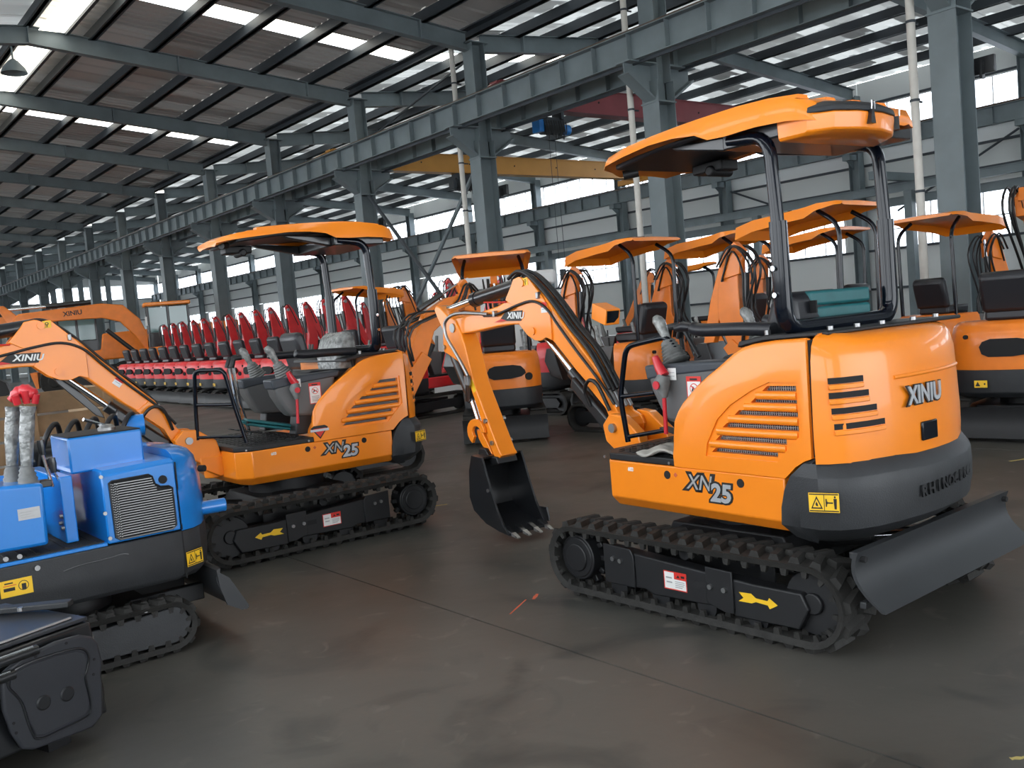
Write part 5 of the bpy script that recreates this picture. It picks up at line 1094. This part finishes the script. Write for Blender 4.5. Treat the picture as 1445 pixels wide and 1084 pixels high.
# ================================================================ LARGE EXCAVATORS far left
def large(label, loc, rz):
    t = thing('large_excavator', label, 'excavator', loc, rz, 'large orange excavators at the far left')
    for s in (1, -1):
        for x in (-1.3, 1.2): MB().cyl((x, s*.85, .52), (x, s*1.22, .52), .52, 24).cyl((x, s*1.15, .52), (x, s*1.25, .52), .24, 16).build('wheel', 'rubber', t, bev=.04)
    MB().box((-1.7, -.6, .5), (1.6, .6, .95)).build('chassis', 'plate', t, bev=.03)
    MB().cyl((-.1, 0, .95), (-.1, 0, 1.15), .55, 24).build('swing_ring', 'plate', t)
    MB().prism([(-2.3, 1.15), (1.1, 1.15), (1.1, 1.45), (-.5, 1.55), (-.6, 2.15), (-2.3, 2.2)], -1.2, 1.2).build('engine_house', 'oran2', t, bev=.06)
    MB().prism([(-2.5, 1.1), (-2.3, 1.1), (-2.3, 2.0), (-2.5, 1.9)], -1.15, 1.15).build('counterweight', 'cw', t, bev=.04)
    c = MB().box((-.45, .2, 1.45), (-.38, 1.15, 2.85)).box((.85, .2, 1.45), (.92, .27, 2.85)).box((.85, 1.08, 1.45), (.92, 1.15, 2.85)).box((-.45, .2, 1.45), (.92, 1.15, 1.95)).box((.2, 1.08, 1.45), (.28, 1.15, 2.85)).build('cab', 'black', t, bev=.02)
    MB().box((-.38, .22, 1.97), (.85, .24, 2.80)).build('cab_glass', 'glass', c); MB().box((-.37, 1.12, 1.97), (.20, 1.14, 2.80)).build('cab_glass', 'glass', c); MB().box((.29, 1.12, 1.97), (.85, 1.14, 2.80)).build('cab_glass', 'glass', c); MB().box((.88, .28, 1.97), (.90, 1.07, 2.80)).build('cab_glass', 'glass', c)
    MB().box((-.52, .14, 2.85), (1.0, 1.22, 2.98)).build('cab_roof', 'orange', c, bev=.04)
    MB().box((.93, 1.2, 2.2), (.99, 1.42, 2.5)).build('mirror', 'white', c, bev=.01)
    b_ = MB().prism([(.7, 1.4), (1.0, 1.35), (1.30, 1.9), (1.75, 2.45), (2.3, 2.62), (4.9, 2.62), (5.05, 2.75), (4.85, 2.95), (2.3, 3.12), (1.6, 3.02), (1.1, 2.5)], -.42, -.10).build('boom', 'oran2', t, bev=.03)
    text('name_letters', 'XINIU', .22, 'bprint', b_, frame_T((3.2, -.099, 2.85), (-1, 0, .07), (0, 0, 1)), .002, .006)
    MB().cyl((2.6, -.26, 3.2), (4.0, -.26, 3.14), .09, 14).build('stick_cylinder', 'black', t); MB().cyl((4.0, -.26, 3.14), (5.35, -.26, 3.1), .045, 12).build('cylinder_rod', 'chrome', t)
    for s in (.04, -.56): MB().cyl((1.3, s, 1.3), (2.2, s, 2.2), .07, 14).build('boom_cylinder', 'black', t)
    MB().prism([(5.5, 3.25), (5.25, 3.25), (4.8, 2.8), (3.7, 1.15), (3.55, .95), (3.7, .85), (3.9, 1.0), (5.1, 2.45)], -.38, -.14).build('stick', 'oran2', t, bev=.03)
    MB().prism([(3.5, .95), (3.3, .9), (2.9, .6), (2.8, .2), (3.1, .05), (3.5, .1), (3.3, .3), (3.4, .7)], -.65, .13).build('bucket', 'plate', t, bev=.02)
    MB().prism([(1.75, .3), (1.85, .3), (2.0, .9), (1.75, .9)], -1.1, 1.1).build('dozer_blade', 'oran2', t); return t
large('large orange wheeled excavator with cab beyond the left end of the red row', (13.1, 38.2, 0), 165).scale = (1.14, 1.14, 1.14)
large('second large orange excavator, dark cab half hidden behind the first boom', (11.3, 44.5, 0), 165).scale = (1.14, 1.14, 1.14)

# ================================================================ MISC THINGS
t = thing('wrapped_stack', 'tall white plastic-wrapped stack behind the orange canopies', 'packaging', (13.4, 17.2, 0), 52)
for i in range(3):
    MB().box((-.6, -1.6+i*1.1, 0), (.6, -.55+i*1.1, 2.15+.12*(i % 2))).build('wrapped_block', 'foam', t, bev=.06, seg=3)
MB().box((-.5, -1.3, 2.3), (.5, .9, 2.62)).build('wrapped_block', 'foam', t, bev=.08, seg=3)
# teal tool case on the seat of the nearest machine
cT = Matrix.Translation((4.21, 3.22, 0)) @ Matrix.Rotation(R(87.5), 4, 'Z')
def case(label, T, L=.40, Wd=.30, H=.11):
    b = MB(); r = bpy.data.objects.new('tool_case', None); C.objects.link(r); r.matrix_world = T; tag(r, label, 'case', 'teal tool cases')
    MB().box((-L/2, -Wd/2, 0), (L/2, Wd/2, H*.5-.002)).build('case_half', 'teal', r, bev=.015, seg=3)
    MB().box((-L/2, -Wd/2, H*.5+.002), (L/2, Wd/2, H)).build('case_half', 'teal', r, bev=.015, seg=3)
    MB().tube(fillet([(L/2, -.07, H*.5), (L/2+.035, -.07, H*.5), (L/2+.035, .07, H*.5), (L/2, .07, H*.5)], .02), .010, 8).build('handle', 'teal', r)
    for s in (-1, 1): MB().box((L/2-.004, s*.11-.02, H*.3), (L/2+.006, s*.11+.02, H*.7)).build('latch', 'dark', r)
case('teal plastic tool case standing behind the seat of the nearest machine', cT @ Matrix.Translation((-.50, .0, 1.455)) @ Matrix.Rotation(R(82), 4, 'Z'), .42, .17, .15)
# mid: teal case lid on the floor
mT = Matrix.Translation((3.34, 7.347, 0)) @ Matrix.Rotation(R(176.7), 4, 'Z')
case('flat teal case leaning on the floor of the second orange machine', mT @ Matrix.Translation((.24, .30, .90)) @ Matrix.Rotation(R(-8), 4, 'Z') @ Matrix.Rotation(R(-14), 4, 'Y'), .40, .18, .05)
# cloth on the floor plate of the nearest machine
b = MB(); nx, ny = 12, 10; vs = []; fs = []
for i in range(nx+1):
    for j in range(ny+1):
        u, v = i/nx, j/ny; vs.append((.34-.36*u+.03*math.sin(5*v),   .36+.26*v+.02*math.sin(6*u), .818+.022*(1+math.sin(9*u+3*v)*math.cos(7*v-2*u))*(.4+.6*math.sin(math.pi*min(1, max(0, u))))))
for i in range(nx):
    for j in range(ny): a = i*(ny+1)+j; fs.append((a, a+1, a+ny+2, a+ny+1))
b.add(vs, fs); o = b.build('rag', 'cloth', smooth=80); o.matrix_world = cT; m_ = o.modifiers.new('th', 'SOLIDIFY'); m_.thickness = .012
tag(o, 'pale crumpled rag on the tread plate of the nearest machine', 'cloth')
# wooden crate behind the blue machine
t = thing('wooden_crate', 'wooden slatted crate behind the blue machine at the left edge', 'crate', (1.62, 8.95, 0), 4)
for i in range(7):
    MB().box((-.75, -.55, .02+i*.19), (.62, -.53, .19+i*.19)).build('plank', 'wood', t, bev=.004); MB().box((.60, -.53, .02+i*.19), (.62, .5, .19+i*.19)).build('plank', 'wood', t, bev=.004)
for x in (-.7, -.05, .56): MB().box((x, -.585, 0), (x+.08, -.55, 1.36)).build('post', 'wood', t, bev=.004)
t = thing('hydraulic_unit', 'dark hydraulic attachment with hoses between the blue tank box and the orange boom', 'machine part', (1.45, 6.35, 0), 10)
MB().box((-.35, -.2, .1), (.30, .2, .95)).build('valve_block', 'black', t, bev=.03); MB().cyl((-.30, 0, .98), (.25, 0, 1.0), .12, 18).build('cylinder', 'black', t)
MB().cyl((.32, -.1, 1.12), (.42, -.14, 1.12), .07, 18).build('blue_cap', 'blue', t)
for k in range(5): MB().tube(curve([(-.25+.12*k, -.1, .9), (-.22+.12*k, -.18, 1.12), (-.12+.12*k, -.12, 1.2), (-.05+.12*k, 0, 1.05)], 5), .016, 8).build('hydraulic_hose', 'hose', t, smooth=60)
MB().box((-.4, -.25, 0), (.4, .25, .1)).build('base', 'black', t)
# chalk marks and paint scraps on the floor
def mark(label, a, b_, w, mk):
    a = Vector((*a, .0006)); b_ = Vector((*b_, .0006)); d = (b_-a); n = Vector((-d.y, d.x, 0)).normalized(); vs = []
    for k in range(7):
        f = k/6; ww = w*(.5+.5*abs(math.sin(2.3*k+1))); vs += [a+d*f+n*ww, a+d*f-n*ww]
    vs += [v-Vector((0, 0, .0005)) for v in vs]; fs = [(2*k, 2*k+1, 2*k+3, 2*k+2) for k in range(6)]
    tag(MB().add(vs, fs).build('floor_mark', mk, smooth=0), label, 'floor mark')
mark('thin orange chalk line on the floor left of the near track', (3.02, 4.03), (3.24, 4.16), .006, 'mark')
mark('thick orange chalk dab at the end of the chalk line', (3.27, 4.13), (3.35, 4.19), .013, 'mark')
mark('yellow paint strip on the floor beyond the second machine track', (4.40, 7.05), (4.62, 6.95), .02, 'ymark')
mark('short yellow paint mark on the floor at the right edge', (8.3, 3.72), (8.62, 3.6), .02, 'ymark')
mark('yellow paint fleck on the floor in the bottom right corner', (3.09, 1.43), (3.13, 1.40), .012, 'ymark')
